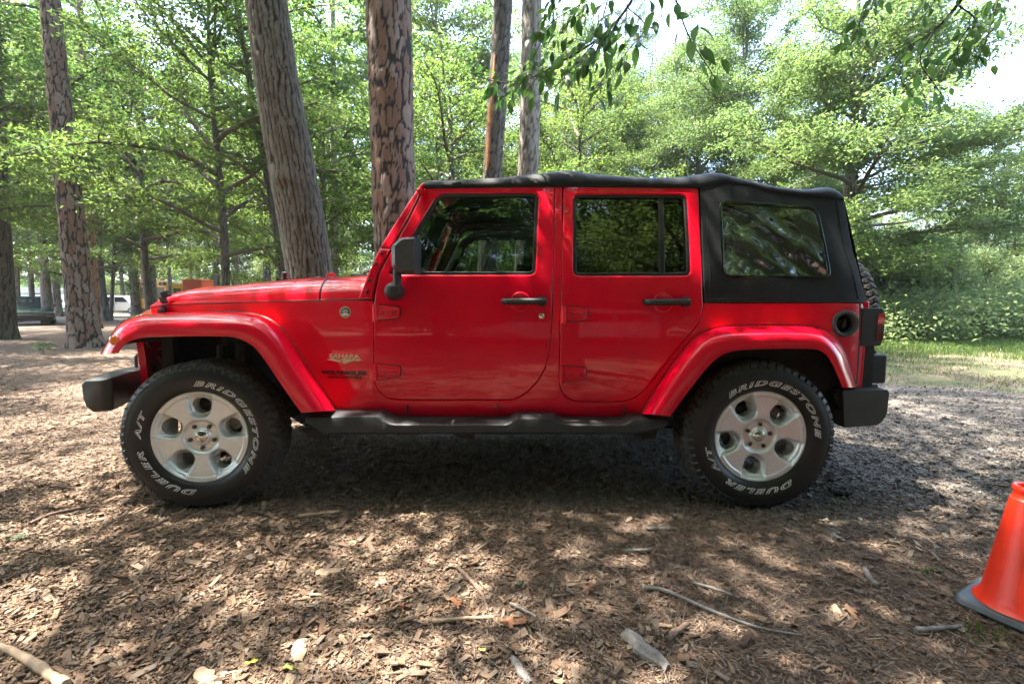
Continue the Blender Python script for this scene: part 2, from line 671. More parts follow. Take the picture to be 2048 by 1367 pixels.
FM, RM = between(FI, FO, 0.45), between(RI, RO, 0.45)
fdp = fillet(FD)
rdp = fillet(RD)
# door edges as open lines: down the front edge, along the bottom, up the rear edge
i0 = min(range(len(fdp)), key=lambda i: math.hypot(fdp[i][0] - 747.2, fdp[i][1] - 604))
i1 = min(range(len(fdp)), key=lambda i: math.hypot(fdp[i][0] - 1110, fdp[i][1] - 374))
f_line = fdp[i1:i0 + 1][::-1]
j1 = min(range(len(rdp)), key=lambda i: math.hypot(rdp[i][0] - 1126.5, rdp[i][1] - 374))
j0 = min(range(len(rdp)), key=lambda i: math.hypot(rdp[i][0] - 1407.7, rdp[i][1] - 612))
r_line = rdp[j0:][::1]
r_line = [q for q in rdp[j0:]][::-1]
body = ([(300, 613), (338, 609.5), (500, 604.5), (640, 601), (742, 601)] + [(x, y) for x, y in f_line]
        + [(1111.5, 371.6), (1125, 371.6)] + r_line + [(1408.5, 606), (1590, 606), (1727, 606, 5), (1731.5, 612), (1727, 690), (1719, 771), (1690, 775)]
        + RM[::-1][2:-1] + [(1318, 839), (1290, 840), (960, 840), (640, 838), (630, 828)] + FM[::-1][2:34] + [(372, 650), (300, 650)])
_fx, _fz = onS(1690.4, 647)
bs = panel([onS(x, y) for x, y in fillet(body)], [[(_fx + 0.052 * math.cos(k * math.pi / 16), _fz + 0.052 * math.sin(k * math.pi / 16)) for k in range(32)]], S, 0.03, 0.004, 0.0012, 0.05)
both(bs, 'body_side', RED)
# sill steps: seams
for px in (816, 995, 1247):
    x, z = onS(px, 818)
    both(MB().span((x - 0.0022, YN - 0.0035, 0.485), (x + 0.0022, YN + 0.02, 0.545)), 'sill_seam', DARK)
# rear corner crease
both(panel(poly([(1719.5, 607), (1722, 607), (1715, 768), (1712.5, 768)]), [], S, 0.006, 0.0005, -0.0004), 'corner_seam', DARK)

# inner structure that keeps light out: tub floor, firewall, inner wheel arches
tub = MB()
tub.span((-0.80, YN + 0.05, 0.50), (2.02, 2 * YC - YN - 0.05, 0.56))
tub.span((-0.86, YN + 0.06, 0.50), (-0.80, 2 * YC - YN - 0.06, 1.16))
tub.span((0.90, YN + 0.05, 0.56), (2.02, YN + 0.30, 0.98))
tub.span((0.90, 2 * YC - YN - 0.30, 0.56), (2.02, 2 * YC - YN - 0.05, 0.98))
tub.build('floor_pan', DARK, JEEP, smooth=False)
eng = MB()
eng.span((-2.05, YC - 0.47, 0.62), (-0.86, YC + 0.47, 1.02))
eng.span((-2.12, YC - 0.52, 0.70), (-2.05, YC + 0.52, 1.0))
eng.build('engine_bay', DARK, JEEP, smooth=False)
# near and far inner arch liners: curved sheets under the flares
for line, xoff in ((FM, 0), (RM, 0)):
    rows = []
    for (px, py) in line:
        x, z = P(px, py, 2.42)
        zz = z + 0.03
        rows.append([(x, 2.40, zz), (x, 2.60, zz + 0.015), (x, 2.83, zz + 0.01)])
    lin = MB().grid(rows)
    both(lin, 'arch_liner', DARK)
for x0, x1 in ((-2.02, -1.15), (0.88, 1.80)):
    wall = MB().span((x0, 2.80, 0.50), (x1, 2.83, 1.05))
    both(wall, 'arch_liner', DARK, smooth=False)
# front corner shield painted red, seen through the arch
sh = MB()
sh.prism([(-2.16, 0.66), (-2.10, 0.60), (-1.98, 0.60), (-1.78, 0.66), (-1.78, 0.95), (-2.16, 0.95)], 2.79, 2.80)
both(sh, 'inner_fender', RED, smooth=False)

# ------------------------------------------------------------------ flares
def flare(inner, outer, lip):
    rows = []
    n = len(inner)
    for i, ((ax, ay), (bx, by)) in enumerate(zip(inner, outer)):
        xb, zb = onS(bx, by)
        yb = S(xb, zb) + 0.004
        row = []
        prof = [(0.06, 0.065), (0.015, 0.060), (0.0, 0.030), (-0.01, 0.008), (0.02, 0.0), (0.12, -0.003), (0.30, -0.006), (0.46, -0.003), (0.56, 0.004), (0.66, 0.018), (0.76, 0.042), (0.86, 0.085)]
        fr = 1.0 if inner is not FI else 0.30 + 0.70 * float(np.clip((i - 4) / 14, 0, 1))
        prof = [(t, lip + (dy * fr if t > 0.5 else dy)) for t, dy in prof]
        y9 = prof[-1][1]
        prof += [(0.86 + 0.14 * k ** 0.6, y9 + (yb - y9) * k) for k in (0.25, 0.6, 1.0)]
        for t, y in prof:
            x, z = P(ax + (bx - ax) * t, ay + (by - ay) * t, y)
            row.append((x, y, z))
        rows.append(row)
    mb = MB().grid(rows)
    m = len(rows[0])
    # ends
    mb.f.append(tuple(range(m)))
    mb.f.append(tuple((n - 1) * m + k for k in range(m - 1, -1, -1)))
    return mb
ff = flare(FI, FO, 2.325)
rf = flare(RI, RO, 2.325)
fl = both(ff, 'fender_flare', RED, angle=50)
both(rf, 'fender_flare', RED, angle=50)
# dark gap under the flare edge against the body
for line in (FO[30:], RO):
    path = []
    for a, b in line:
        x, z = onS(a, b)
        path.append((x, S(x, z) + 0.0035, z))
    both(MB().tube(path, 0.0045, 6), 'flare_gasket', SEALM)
x, z = P(229.5, 680, 2.33)
for mb, mt, nm in ((MB().lathe([(0.0001, -0.016), (0.012, -0.0155), (0.020, -0.012), (0.0235, -0.006), (0.024, 0.004)], (x, 2.330, z), 'y', 28), AMBER, 'side_marker'),
                   (MB().lathe([(0.023, -0.002), (0.024, -0.006), (0.026, -0.005), (0.027, 0.006)], (x, 2.330, z), 'y', 28), CHROME, 'marker_ring')):
    mb.build(nm, mt, fl[0])
    mb.mirror_y(YC).build(nm, mt, fl[1])

# ------------------------------------------------------------------ bonnet (two pieces: hood and cowl)
def hood_rows(stations, na=15):
    rows = []
    for (pxb, pyb, pxt, pyt, bul) in stations:
        xe, ze = onS(pxb, pyb)
        ye = S(xe, ze) - 0.001
        yt = ye + (YC - ye) * 0.45
        zt = P(pxt, pyt, yt)[1]
        h = zt - ze
        half = []
        for k in range(na + 1):
            w = (k / na) ** 1.7
            zz = ze + h * (1 - (1 - min(1, w / 0.45)) ** 2.8) ** (1 / 2.0) if w < 0.45 else ze + h + bul * math.sin((w - 0.45) / 0.55 * math.pi / 2)
            half.append((xe, ye + (YC - ye) * w, zz))
        rows.append(half + [(p[0], 2 * YC - p[1], p[2]) for p in half[-2::-1]])
    return rows
hs = [(297, 614.5, 296, 613, 0.0), (300, 613.5, 299, 605, 0.004), (308, 612, 306, 596, 0.008), (322, 610.5, 320, 585.5, 0.012), (338, 609, 338, 579.5, 0.014), (370, 607.5, 370, 574.5, 0.016), (444, 605, 444, 568.5, 0.02), (520, 602.5, 520, 561.5, 0.022), (580, 601, 580, 557, 0.024), (637, 599.8, 637, 553.5, 0.024)]
hd = MB().grid(hood_rows(hs))
HOOD = hd.build('hood', RED, JEEP, angle=60)
cs = [(641.5, 599.6, 643, 553.8, 0.024), (680, 599.2, 682, 552.5, 0.022), (727, 598.8, 727, 551.5, 0.02), (745, 598.6, 745, 552, 0.02)]
COWL = MB().grid(hood_rows(cs)).build('cowl_panel', RED, JEEP, angle=60)
# thin rubber bead in the bonnet gap
bead = []
for a in range(300, 746, 12):
    x, z = onS(a, 613.2 - (a - 300) * 0.105 if a < 340 else 609 - (a - 340) * 0.0305 if a < 640 else 599.8 - (a - 640) * 0.012)
    bead.append((x, S(x, z) + 0.002, z + 0.001))
both(MB().tube(bead, 0.0035, 6), 'hood_gasket', SEALM)
x0, z0 = onS(639.3, 599.7)
hr = hood_rows([(639.3, 599.7, 640, 553.7, 0.024)])[0]
MB().tube([(p[0], p[1], p[2] - 0.001) for p in hr], 0.0035, 6).build('cowl_gasket', SEALM, JEEP)
# hood latch on the near and far front corner
def latch():
    m = MB()
    for (px, py, w, h, d) in ((328, 588, .045, .034, .03), (325, 601, .026, .030, .022), (319, 600, .012, .036, .018), (323, 614, .022, .022, .02), (321, 621, .046, .020, .032)):
        x, z = P(px, py, 2.66)
        m.box((x, 2.675, z), (w, d, h), 0, 0, -0.30)
    return m
both(latch(), 'hood_latch', BLK, bevel=0.004)
x, z = P(571, 551, 3.0)
for yy in (3.0, 3.52):
    MB().lathe([(0.0001, 0.03), (0.02, 0.03), (0.024, 0.024), (0.024, -0.02)], (x, yy, z - 0.006), 'z', 14).build('hood_bumper_stop', BLK, HOOD)
x, z = P(664, 548, 2.95)
MB().box((x, 2.95, z - 0.004), (0.035, 0.03, 0.022)).box((x - 0.02, 2.95, z - 0.006), (0.03, 0.016, 0.014)).build('washer_nozzle', RED, COWL, bevel=0.004)
# wiper and cowl antenna
wx, wz = P(735, 541, 2.95)
w = MB().tube([(wx - 0.06, 2.95, wz - 0.035), (wx, 3.0, wz + 0.005), (wx + 0.16, 3.3, wz + 0.012)], [0.010, 0.009, 0.007], 6)
w.tube([(wx - 0.05, 2.80, wz - 0.04), (wx + 0.03, 3.5, wz + 0.01)], 0.008, 6)
w.build('wiper', BLK, JEEP)
ax, az = P(777, 394, 3.9)
MB().tube([(ax, 3.9, 1.20), (ax, 3.9, az)], [0.005, 0.003], 6).lathe([(0.016, 0), (0.014, 0.02), (0.006, 0.045)], (ax, 3.9, 1.19), 'z', 10).build('antenna', STEEL, JEEP)

# grille with seven slots, round headlights
gx = -2.17
gr = MB()
gp = [(-0.57, 0.62), (0.57, 0.62), (0.60, 0.90), (0.585, 1.03), (0.50, 1.065), (-0.50, 1.065), (-0.585, 1.03), (-0.60, 0.90)]
slots = []
for k in range(7):
    c = (k - 3) * 0.082
    slots.append(fillet([(c - 0.026, 0.74, .02), (c + 0.026, 0.74, .02), (c + 0.026, 0.98, .02), (c - 0.026, 0.98, .02)], 4))
pm = panel([(y, z) for y, z in gp], slots, lambda a, b: 0.0, 0.05, 0.012, 0.0, 0.06)
g2 = MB().add([(gx + d - 0.05 + 0.02 * (z - 0.6), YC + y, z) for y, d, z in pm.v], pm.f)
GRL = g2.build('grille', RED, JEEP)
for sgn in (-1, 1):
    MB().lathe([(0.0001, -0.028), (0.05, -0.024), (0.082, -0.010), (0.088, 0.01)], (gx - 0.045, YC + sgn * 0.44, 0.90), 'x', 28).build('headlight', CLEARL, GRL)
    MB().lathe([(0.0001, -0.018), (0.03, -0.015), (0.042, 0.0), (0.044, 0.01)], (gx - 0.045, YC + sgn * 0.46, 0.735), 'x', 20).build('turn_signal', AMBER, GRL)

# ------------------------------------------------------------------ windscreen frame and A pillar
def pil(pts, d0, thick=0.05, r=0.008):
    return panel([onS(a, b, d0) for a, b in fillet(pts)], [], S, thick, r, d0, 0.05)
low = pil([(716.5, 597.5, 3), (759, 496.5), (780, 498.5), (754.5, 547), (746.5, 580), (744, 598, 3)], -0.003)
upp = pil([(760, 494.5), (800, 430), (838, 372), (845, 364, 6), (853, 364, 3), (850, 372), (846, 374), (816, 434), (781, 496.3)], -0.003)
WS = both(upp, 'windshield_frame', RED)
LW = both(low, 'windshield_hinge', RED)
for a, b in ((764, 506), (753, 527), (739.5, 560.5), (734, 583.5)):
    x, z = onS(a, b)
    m = MB().lathe([(0.0001, -0.010), (0.006, -0.0095), (0.0085, -0.006), (0.0095, 0.0)], (x, S(x, z) - 0.003, z), 'y', 12)
    m.build('hinge_bolt', STEEL, LW[0]); m.mirror_y(YC).build('hinge_bolt', STEEL, LW[1])
xa, za = onS(745, 560)
xb, zb = onS(846, 366)
ya, yb = S(xa, za), S(xb, zb)
def wpt(t, y):
    return (xa + (xb - xa) * t + 0.014, y, za + (zb - za) * t)
hdr = MB()
for t0, t1 in ((-0.1, 0.08), (0.88, 0.93)):
    hdr.add([wpt(t0, ya + 0.04), wpt(t0, 2 * YC - ya - 0.04), wpt(t1, 2 * YC - yb - 0.02), wpt(t1, yb + 0.02),
             tuple(np.array(wpt(t0, ya + 0.04)) + (0.04, 0, 0)), tuple(np.array(wpt(t0, 2 * YC - ya - 0.04)) + (0.04, 0, 0)), tuple(np.array(wpt(t1, 2 * YC - yb - 0.02)) + (0.04, 0, 0)), tuple(np.array(wpt(t1, yb + 0.02)) + (0.04, 0, 0))],
            [(0, 1, 2, 3), (7, 6, 5, 4), (0, 4, 5, 1), (1, 5, 6, 2), (2, 6, 7, 3), (3, 7, 4, 0)])
hdr.build('windshield_header', RED, JEEP, smooth=False)
MB().add([wpt(0.08, ya + 0.04), wpt(0.08, 2 * YC - ya - 0.04), wpt(0.88, 2 * YC - yb - 0.03), wpt(0.88, yb + 0.03)], [(0, 1, 2, 3)]).build('windshield_pane', GLASS, JEEP)

# ------------------------------------------------------------------ soft top
# rear quarter cloth with its clear window
cloth = [(1400, 373), (1420, 366), (1452, 362.5), (1500, 372), (1560, 384), (1620, 391.5), (1686, 397), (1692, 432), (1706, 505), (1722, 566), (1733, 605), (1560, 606), (1409, 605.5), (1406, 540), (1403, 460)]
vw = [(1439, 402, 18), (1633, 416, 18), (1661, 556, 18), (1444, 553, 18)]
qp = panel(poly(cloth), [poly(vw, 8)], S, 0.012, 0.003, -0.002, 0.04, hole_r=0.002)
def wav(mb, amp):
    r_ = []
    for x, y, z in mb.v:
        r_.append((x, y + amp * (math.sin(9 * x + 7 * z) * math.sin(6.5 * z + 2 * x) + 0.5 * math.sin(23 * z - 17 * x)), z))
    mb.v = r_
    return mb
QC = both(wav(qp, 0.004), 'soft_top_side', FAB, angle=60)
vp = panel(shrink(poly(vw, 8), -0.003), [], lambda x, z: S(x, z) + 0.006 * math.sin(7 * x + 8 * z) + 0.004 * math.sin(15 * x - 5 * z), 0.003, 0.001, 0.004, 0.03)
welt = panel(shrink(poly(vw, 8), -0.006), [shrink(poly(vw, 8), 0.011)], S, 0.006, 0.003, -0.0055, 0.04)
WELT = glass_mat('vinyl_weld', (0.12, 0.12, 0.12), 0.05, 1.9)
for o, m in ((QC[0], lambda q: q), (QC[1], lambda q: q.mirror_y(YC))):
    m(vp).build('vinyl_window', VINYL, o, angle=70)
    m(welt).build('window_weld', WELT, o)
for pts in ([(1412, 378), (1416, 470), (1419, 598)], [(1419, 598), (1560, 598.5), (1724, 597.5)], [(1672, 402), (1690, 500), (1716, 597)]):
    q = smooth_line([onS(a, b) for a, b in pts], 40)
    sm_ = wav(MB().tube([(x, S(x, z) - 0.0022, z) for x, z in q], 0.0022, 5), 0.004)
    sm_.build('seam', FAB, QC[0])
    sm_.mirror_y(YC).build('seam', FAB, QC[1])
# roof sheet: stations with the lower edge of the cloth and the silhouette height
rs = [(848, 375, 361.5), (853, 375.5, 359), (862, 375.6, 357.8), (950, 374.3, 354.6), (1000, 373.6, 351.3), (1050, 373, 346), (1090, 372.6, 341), (1118, 372.5, 337.4), (1136, 372.4, 335.6), (1152, 372.4, 337.2), (1180, 372.6, 342), (1240, 373, 348), (1300, 373.6, 351.8), (1360, 374.6, 351), (1400, 375, 346), (1425, 370, 341.5), (1440, 366.5, 341), (1455, 366, 343.2), (1500, 373.5, 356), (1560, 385.5, 370), (1610, 391.5, 376.3), (1640, 393.5, 374.5), (1662, 396, 370.2), (1676, 397.5, 371.5), (1684, 398.5, 377), (1688, 400, 388)]
rows = []
for px, pe, pt in rs:
    xe, ze = onS(px, pe, -0.006)
    ye = S(xe, ze) - 0.008
    yt = ye + 0.12
    zt = P(px, pt, ye + 0.05)[1]
    h = max(0.004, zt - ze)
    half = [(xe, ye + 0.006, ze - 0.004), (xe, ye, ze + 0.003)]
    for k in range(1, 9):
        a = k / 8 * math.pi / 2
        half.append((xe, ye + 0.13 * (1 - math.cos(a)) ** 0.9, ze + 0.003 + h * math.sin(a) ** 0.85))
    for k in range(1, 5):
        w = k / 4
        half.append((xe, ye + 0.13 + (YC - ye - 0.13) * w, ze + 0.003 + h + 0.012 * math.sin(w * math.pi / 2)))
    rows.append(half + [(p[0], 2 * YC - p[1], p[2]) for p in half[-2::-1]])
RT = MB().grid(rows)
ROOF = RT.build('soft_top_roof', FAB, JEEP, angle=75)
# rear curtain of the top with its window
xr, zr = onS(1688, 398)
xq, zq = onS(1733, 604)
yr, yq = S(xr, zr), S(xq, zq)
rr_ = []
for k in range(7):
    t = k / 6
    x_, z_, y_ = xr + (xq - xr) * t ** 0.92, zr + (zq - zr) * t, yr + (yq - yr) * t
    rr_.append([(x_, y_ + (2 * YC - 2 * y_) * j / 10, z_) for j in range(11)])
MB().grid(rr_).build('soft_top_rear', FAB, JEEP, angle=60)
# drip rail over the doors
for m in (MB().tube([(onS(a, b)[0], S(*onS(a, b)) - 0.001, onS(a, b)[1]) for a, b in ((852, 371.5), (950, 371), (1110, 370), (1250, 370.6), (1398, 372.6))], 0.007, 8),):
    both(m, 'door_rail', BLK)
# cloth snap
MB().box((onS(914, 367)[0], S(*onS(914, 367)) - 0.012, onS(914, 367)[1]), (0.05, 0.004, 0.006), 0, 0, -0.15).build('cloth_strap', STEEL, ROOF)

# ------------------------------------------------------------------ tail: tailgate, lamps, bumper, spare wheel
xt = 1.965
tg = MB().prism([(YN + 0.05, 0.50), (2 * YC - YN - 0.05, 0.50), (2 * YC - YN - 0.03, 1.115), (YN + 0.03, 1.115)], xt - 0.06, xt, axis='x')
tg.build('tailgate', RED, JEEP, smooth=False, bevel=0.01)
def lamp(sg):
    m = MB()
    x0, z1 = P(1735, 616, 2.50)
    x1, z0 = P(1763, 692, 2.50)
    m.prism(fillet([(x0 - 0.03, z0, .004), (x1 - 0.008, z0 + 0.002, .02), (x1, z0 + 0.03, .012), (x1 + 0.001, z1 - 0.02, .012), (x1 - 0.012, z1, .01), (x0 - 0.03, z1, .004)], 3), 2.495, 2.635)
    l1, l2 = MB(), MB()
    l1.prism(fillet([(x1 - 0.036, z1 - 0.086, .003), (x1 + 0.003, z1 - 0.086, .004), (x1 + 0.004, z1 - 0.030, .008), (x1 - 0.033, z1 - 0.030, .004)], 3), 2.491, 2.62)
    l2.prism(fillet([(x1 - 0.040, z0 + 0.030, .003), (x1 + 0.001, z0 + 0.034, .01), (x1 + 0.003, z1 - 0.088, .004), (x1 - 0.036, z1 - 0.088, .003)], 3), 2.492, 2.62)
    return m, l1, l2
for mir in (False, True):
    ms = lamp(1)
    if mir:
        ms = [q.mirror_y(YC) for q in ms]
    L = ms[0].build('tail_lamp', BLK, JEEP, bevel=0.006)
    ms[1].build('red_lens', REDL, L, bevel=0.003)
    ms[2].build('lower_lens', DRED, L, bevel=0.003)
# boxy black plate holder between lamp and bumper
x0, z1 = P(1729, 709, 2.52)
x1, z0 = P(1778, 768, 2.52)
pb = MB().span((x0 - 0.06, 2.535, z0), (x1, 2.90, z1))
pb.build('plate_holder', BLK, JEEP, bevel=0.016, seg=3)
a0, b1 = P(1729, 694, 2.55)
a1, b0 = P(1757, 709, 2.55)
MB().prism([(a0 - 0.05, b0), (a1 - 0.01, b0), (a1, b0 + 0.012), (a1 - 0.02, b1 - 0.006), (a0 - 0.05, b1)], 2.56, 2.84).build('plate_lamp', BLK, JEEP, bevel=0.004)
# rear bumper
bpx = [(1683, 788), (1681, 778), (1724, 764), (1771, 772), (1771, 822), (1768, 833), (1756, 846.5), (1690, 853)]
bp = [P(a, b, 2.47) for a, b in bpx]
x0, x1 = min(p[0] for p in bp), max(p[0] for p in bp)
zb0, zb1 = min(p[1] for p in bp), P(1700, 779, 2.47)[1]
bm_ = MB()
cp = fillet([(x0 + 0.02, zb0, .006), (x1 - 0.045, zb0 + 0.012, .03), (x1 - 0.004, zb0 + 0.07, .03), (x1, zb1 - 0.012, .012), (x1 - 0.01, zb1 + 0.003, .004), (x0, zb1, .004)], 4)
cin = [(x0 + (x - x0) * 1.0 + 0.06, z + 0.004) for x, z in cp]
bm_.prism(cp, 2.452, 2.60)
bm_.prism(cin, 2.60, 2 * YC - 2.60)
bm_.prism(cp, 2 * YC - 2.60, 2 * YC - 2.452)
# top ledge running up to the body
bm_.add([(x0 + 0.01, 2.455, zb1), (x1 - 0.01, 2.455, zb1 + 0.002), (x1 - 0.02, 2.75, zb1 + 0.022), (x0 + 0.06, 2.75, zb1 + 0.03)], [(0, 1, 2, 3)])
bm_.build('rear_bumper', GRY, JEEP, bevel=0.009, seg=3)
lg = MB().prism([P(1660, 786, 2.50), P(1684, 778, 2.50), P(1696, 852, 2.50), P(1688, 851, 2.50), P(1676, 822, 2.50)], 2.475, 2.62)
both(lg, 'bumper_bracket', DARK, smooth=False)
# fuel filler
x, z = onS(1690.4, 647)
yf = S(x, z)
FF = MB().lathe([(0.048, 0.025), (0.050, 0.004), (0.053, -0.007), (0.060, -0.011), (0.069, -0.010), (0.0745, -0.004), (0.0755, 0.004)], (x, yf, z), 'y', 40).build('fuel_filler', GRY, JEEP)
MB().lathe([(0.051, 0.0), (0.049, 0.03), (0.046, 0.060), (0.0001, 0.062)], (x, yf, z), 'y', 32).build('filler_bowl', SEALM, FF)
MB().lathe([(0.030, 0.060), (0.030, 0.030), (0.026, 0.022), (0.0001, 0.022)], (x, yf, z), 'y', 24).box((x, yf + 0.018, z), (0.012, 0.022, 0.05), 0, 0, 0.3).build('filler_cap', BLK, FF)

# ------------------------------------------------------------------ front bumper
def fb_section(y, x_front, top, bot, dep):
    return [(x_front, y, top - 0.022), (x_front + 0.018, y, top), (x_front + dep, y, top + 0.004), (x_front + dep - 0.012, y, bot + 0.004), (x_front + 0.05, y, bot - 0.006), (x_front + 0.018, y, bot + 0.018), (x_front + 0.004, y, bot + 0.06)]
xq0, zt0 = P(161, 757.5, 2.46)
_, zb0 = P(190, 822, 2.49)
secs = []
for y, dx, dep, dzb in ((2.452, 0.012, 0.105, 0.026), (2.462, 0.002, 0.125, 0.008), (2.49, 0, 0.15, 0.0), (2.60, -0.05, 0.16, 0), (2.75, -0.115, 0.17, 0.012), (2.93, -0.15, 0.19, 0.03), (3.26, -0.155, 0.20, 0.03)):
    secs.append(fb_section(y, xq0 + dx, zt0 + (0.0 if y > 2.47 else -0.008), zb0 + dzb, dep))
secs = secs + [[(p[0], 2 * YC - p[1], p[2]) for p in s] for s in secs[-2::-1]]
fbm = MB()
rows = [s + [s[0]] for s in secs]
fbm.grid(rows)
k = len(rows[0])
fbm.f.append(tuple(range(k - 1)))
fbm.f.append(tuple((len(rows) - 1) * k + j for j in range(k - 1)))
FB = fbm.build('front_bumper', GRY, JEEP, angle=40, bevel=0.008, seg=3)
cap = MB()
x, z = P(278, 717, 2.90)
cap.tube([(x - 0.02, 2.90, z - 0.055), (x - 0.02, 2.90, z + 0.010), (x - 0.010, 2.90, z + 0.022), (x + 0.010, 2.90, z + 0.026), (x + 0.045, 2.90, z + 0.030)], [0.010] * 5, 8)
both(cap, 'tow_hook', STEEL)
br = MB().span((-2.40, 2.86, 0.50), (-1.95, 2.98, 0.62))
both(br, 'frame_horn', DARK, smooth=False)
xx, zz = P(330, 735, 2.82)
both(MB().prism([(-2.26, zz - 0.02), (-1.98, zz - 0.02), (-1.98, zz + 0.02), (-2.2, zz + 0.02)], 2.78, 2.86), 'bumper_strut', GRY, smooth=False)

# ------------------------------------------------------------------ side step
yo = 2.365
stp = [(614, 833), (650, 831.5), (690, 829.5), (757, 828.5), (764, 831), (772, 837.5), (783, 842.2), (796, 843.6), (900, 844), (1010, 843.8), (1020, 842), (1028, 836.5), (1034, 833), (1094, 833), (1108, 833), (1114, 836), (1122, 841), (1132, 843.8), (1150, 844.4), (1240, 844.8), (1250, 843), (1258, 839), (1266, 836.3), (1320, 836.5), (1332, 839)]
x_lo0, zlo = P(634, 871, yo)
rows = []
for i, (px, py) in enumerate(stp):
    x, zt = P(px, py, yo + 0.03)
    zb = zlo + 0.0 * i
    hi = zt - zb
    e0 = max(0.0, (634 - px) / 20.0)
    e1 = max(0.0, (px - 1312) / 21.0)
    zb_ = zb + hi * 0.72 * min(1, max(e0, e1))
    fy = zt - 0.024 if hi > 0.085 else zt - 0.010
    fy = max(fy, zb_ + 0.004)
    rows.append([(x, yo + 0.19, zb_ + 0.01), (x, yo + 0.03, zb_), (x, yo + 0.010, zb_ + 0.006), (x, yo, zb_ + 0.018 if fy > zb_ + 0.02 else zb_ + 0.005), (x, yo + 0.001, fy), (x, yo + 0.010, fy + (zt - fy) * 0.75), (x, yo + 0.024, zt), (x, yo + 0.09, zt + 0.004), (x, yo + 0.19, zt + 0.004)])
sm = MB().grid([r + [r[0]] for r in rows])
k = len(rows[0]) + 1
sm.f.append(tuple(range(k - 1)))
sm.f.append(tuple((len(rows) - 1) * k + j for j in range(k - 1)))
STP = both(sm, 'side_step', BLK, angle=38)
# raised grip ribs on the two tread pads
GRIP = plain('worn_grip_plastic', (0.075, 0.075, 0.085), 0.4)
for a, b in ((785, 1008), (1138, 1240)):
    rb = MB()
    q = a
    row = 0
    while q < b:
        for j in range(4):
            x, z = P(q + (j % 2) * 4.5, 844, yo + 0.05)
            rb.box((x, yo + 0.045 + j * 0.022, z + 0.003), (0.017, 0.006, 0.006), 0.35 if j % 2 else -0.35)
        q += 9.2
    for o, m in ((STP[0], rb), (STP[1], rb.mirror_y(YC))):
        m.build('grip_ribs', GRIP, o, smooth=False)
for px in (640, 930, 1290):
    x, z = P(px, 872, 2.5)
    both(MB().prism([(x - 0.10, zlo + 0.002), (x + 0.06, zlo + 0.002), (x + 0.05, zlo - 0.05), (x - 0.02, zlo - 0.05)], 2.47, 2.50), 'step_bracket', DARK, smooth=False)

# ------------------------------------------------------------------ chassis, axles, exhaust
ch = MB()
for sg in (-1, 1):
    ch.span((-2.2, YC + sg * 0.42 - 0.04, 0.46), (1.95, YC + sg * 0.42 + 0.04, 0.58))
for x in (-1.1, -0.2, 0.7, 1.85):
    ch.span((x - 0.05, YC - 0.42, 0.46), (x + 0.05, YC + 0.42, 0.54))
ch.span((-0.6, YC - 0.3, 0.36), (0.1, YC + 0.3, 0.5))
ch.span((0.05, YC - 0.34, 0.30), (0.85, YC + 0.1, 0.46))
ch.build('chassis', DARK, JEEP, smooth=False, bevel=0.008)
AXF, AXR = -1.668, 1.326
for ax_ in (AXF, AXR):
    m = MB().tube([(ax_, YC - 0.72, 0.395), (ax_, YC + 0.72, 0.395)], 0.042, 12).sphere((ax_, YC + 0.1, 0.40), (0.15, 0.14, 0.15), 14, 10)
    for sg in (-1, 1):
        m.tube([(ax_, YC + sg * 0.46, 0.40), (ax_ + 0.02, YC + sg * 0.46, 0.85)], 0.055, 10)
        m.tube([(ax_ - 0.12, YC + sg * 0.52, 0.36), (ax_ - 0.10, YC + sg * 0.5, 0.85)], 0.028, 8)
    m.build('axle', DARK, JEEP)
MB().tube([(0.9, YC + 0.35, 0.42), (1.6, YC + 0.40, 0.42), (2.05, YC + 0.45, 0.40)], 0.035, 10).box((1.75, YC + 0.42, 0.46), (0.35, 0.2, 0.16)).build('exhaust', STEEL, JEEP, bevel=0.01)

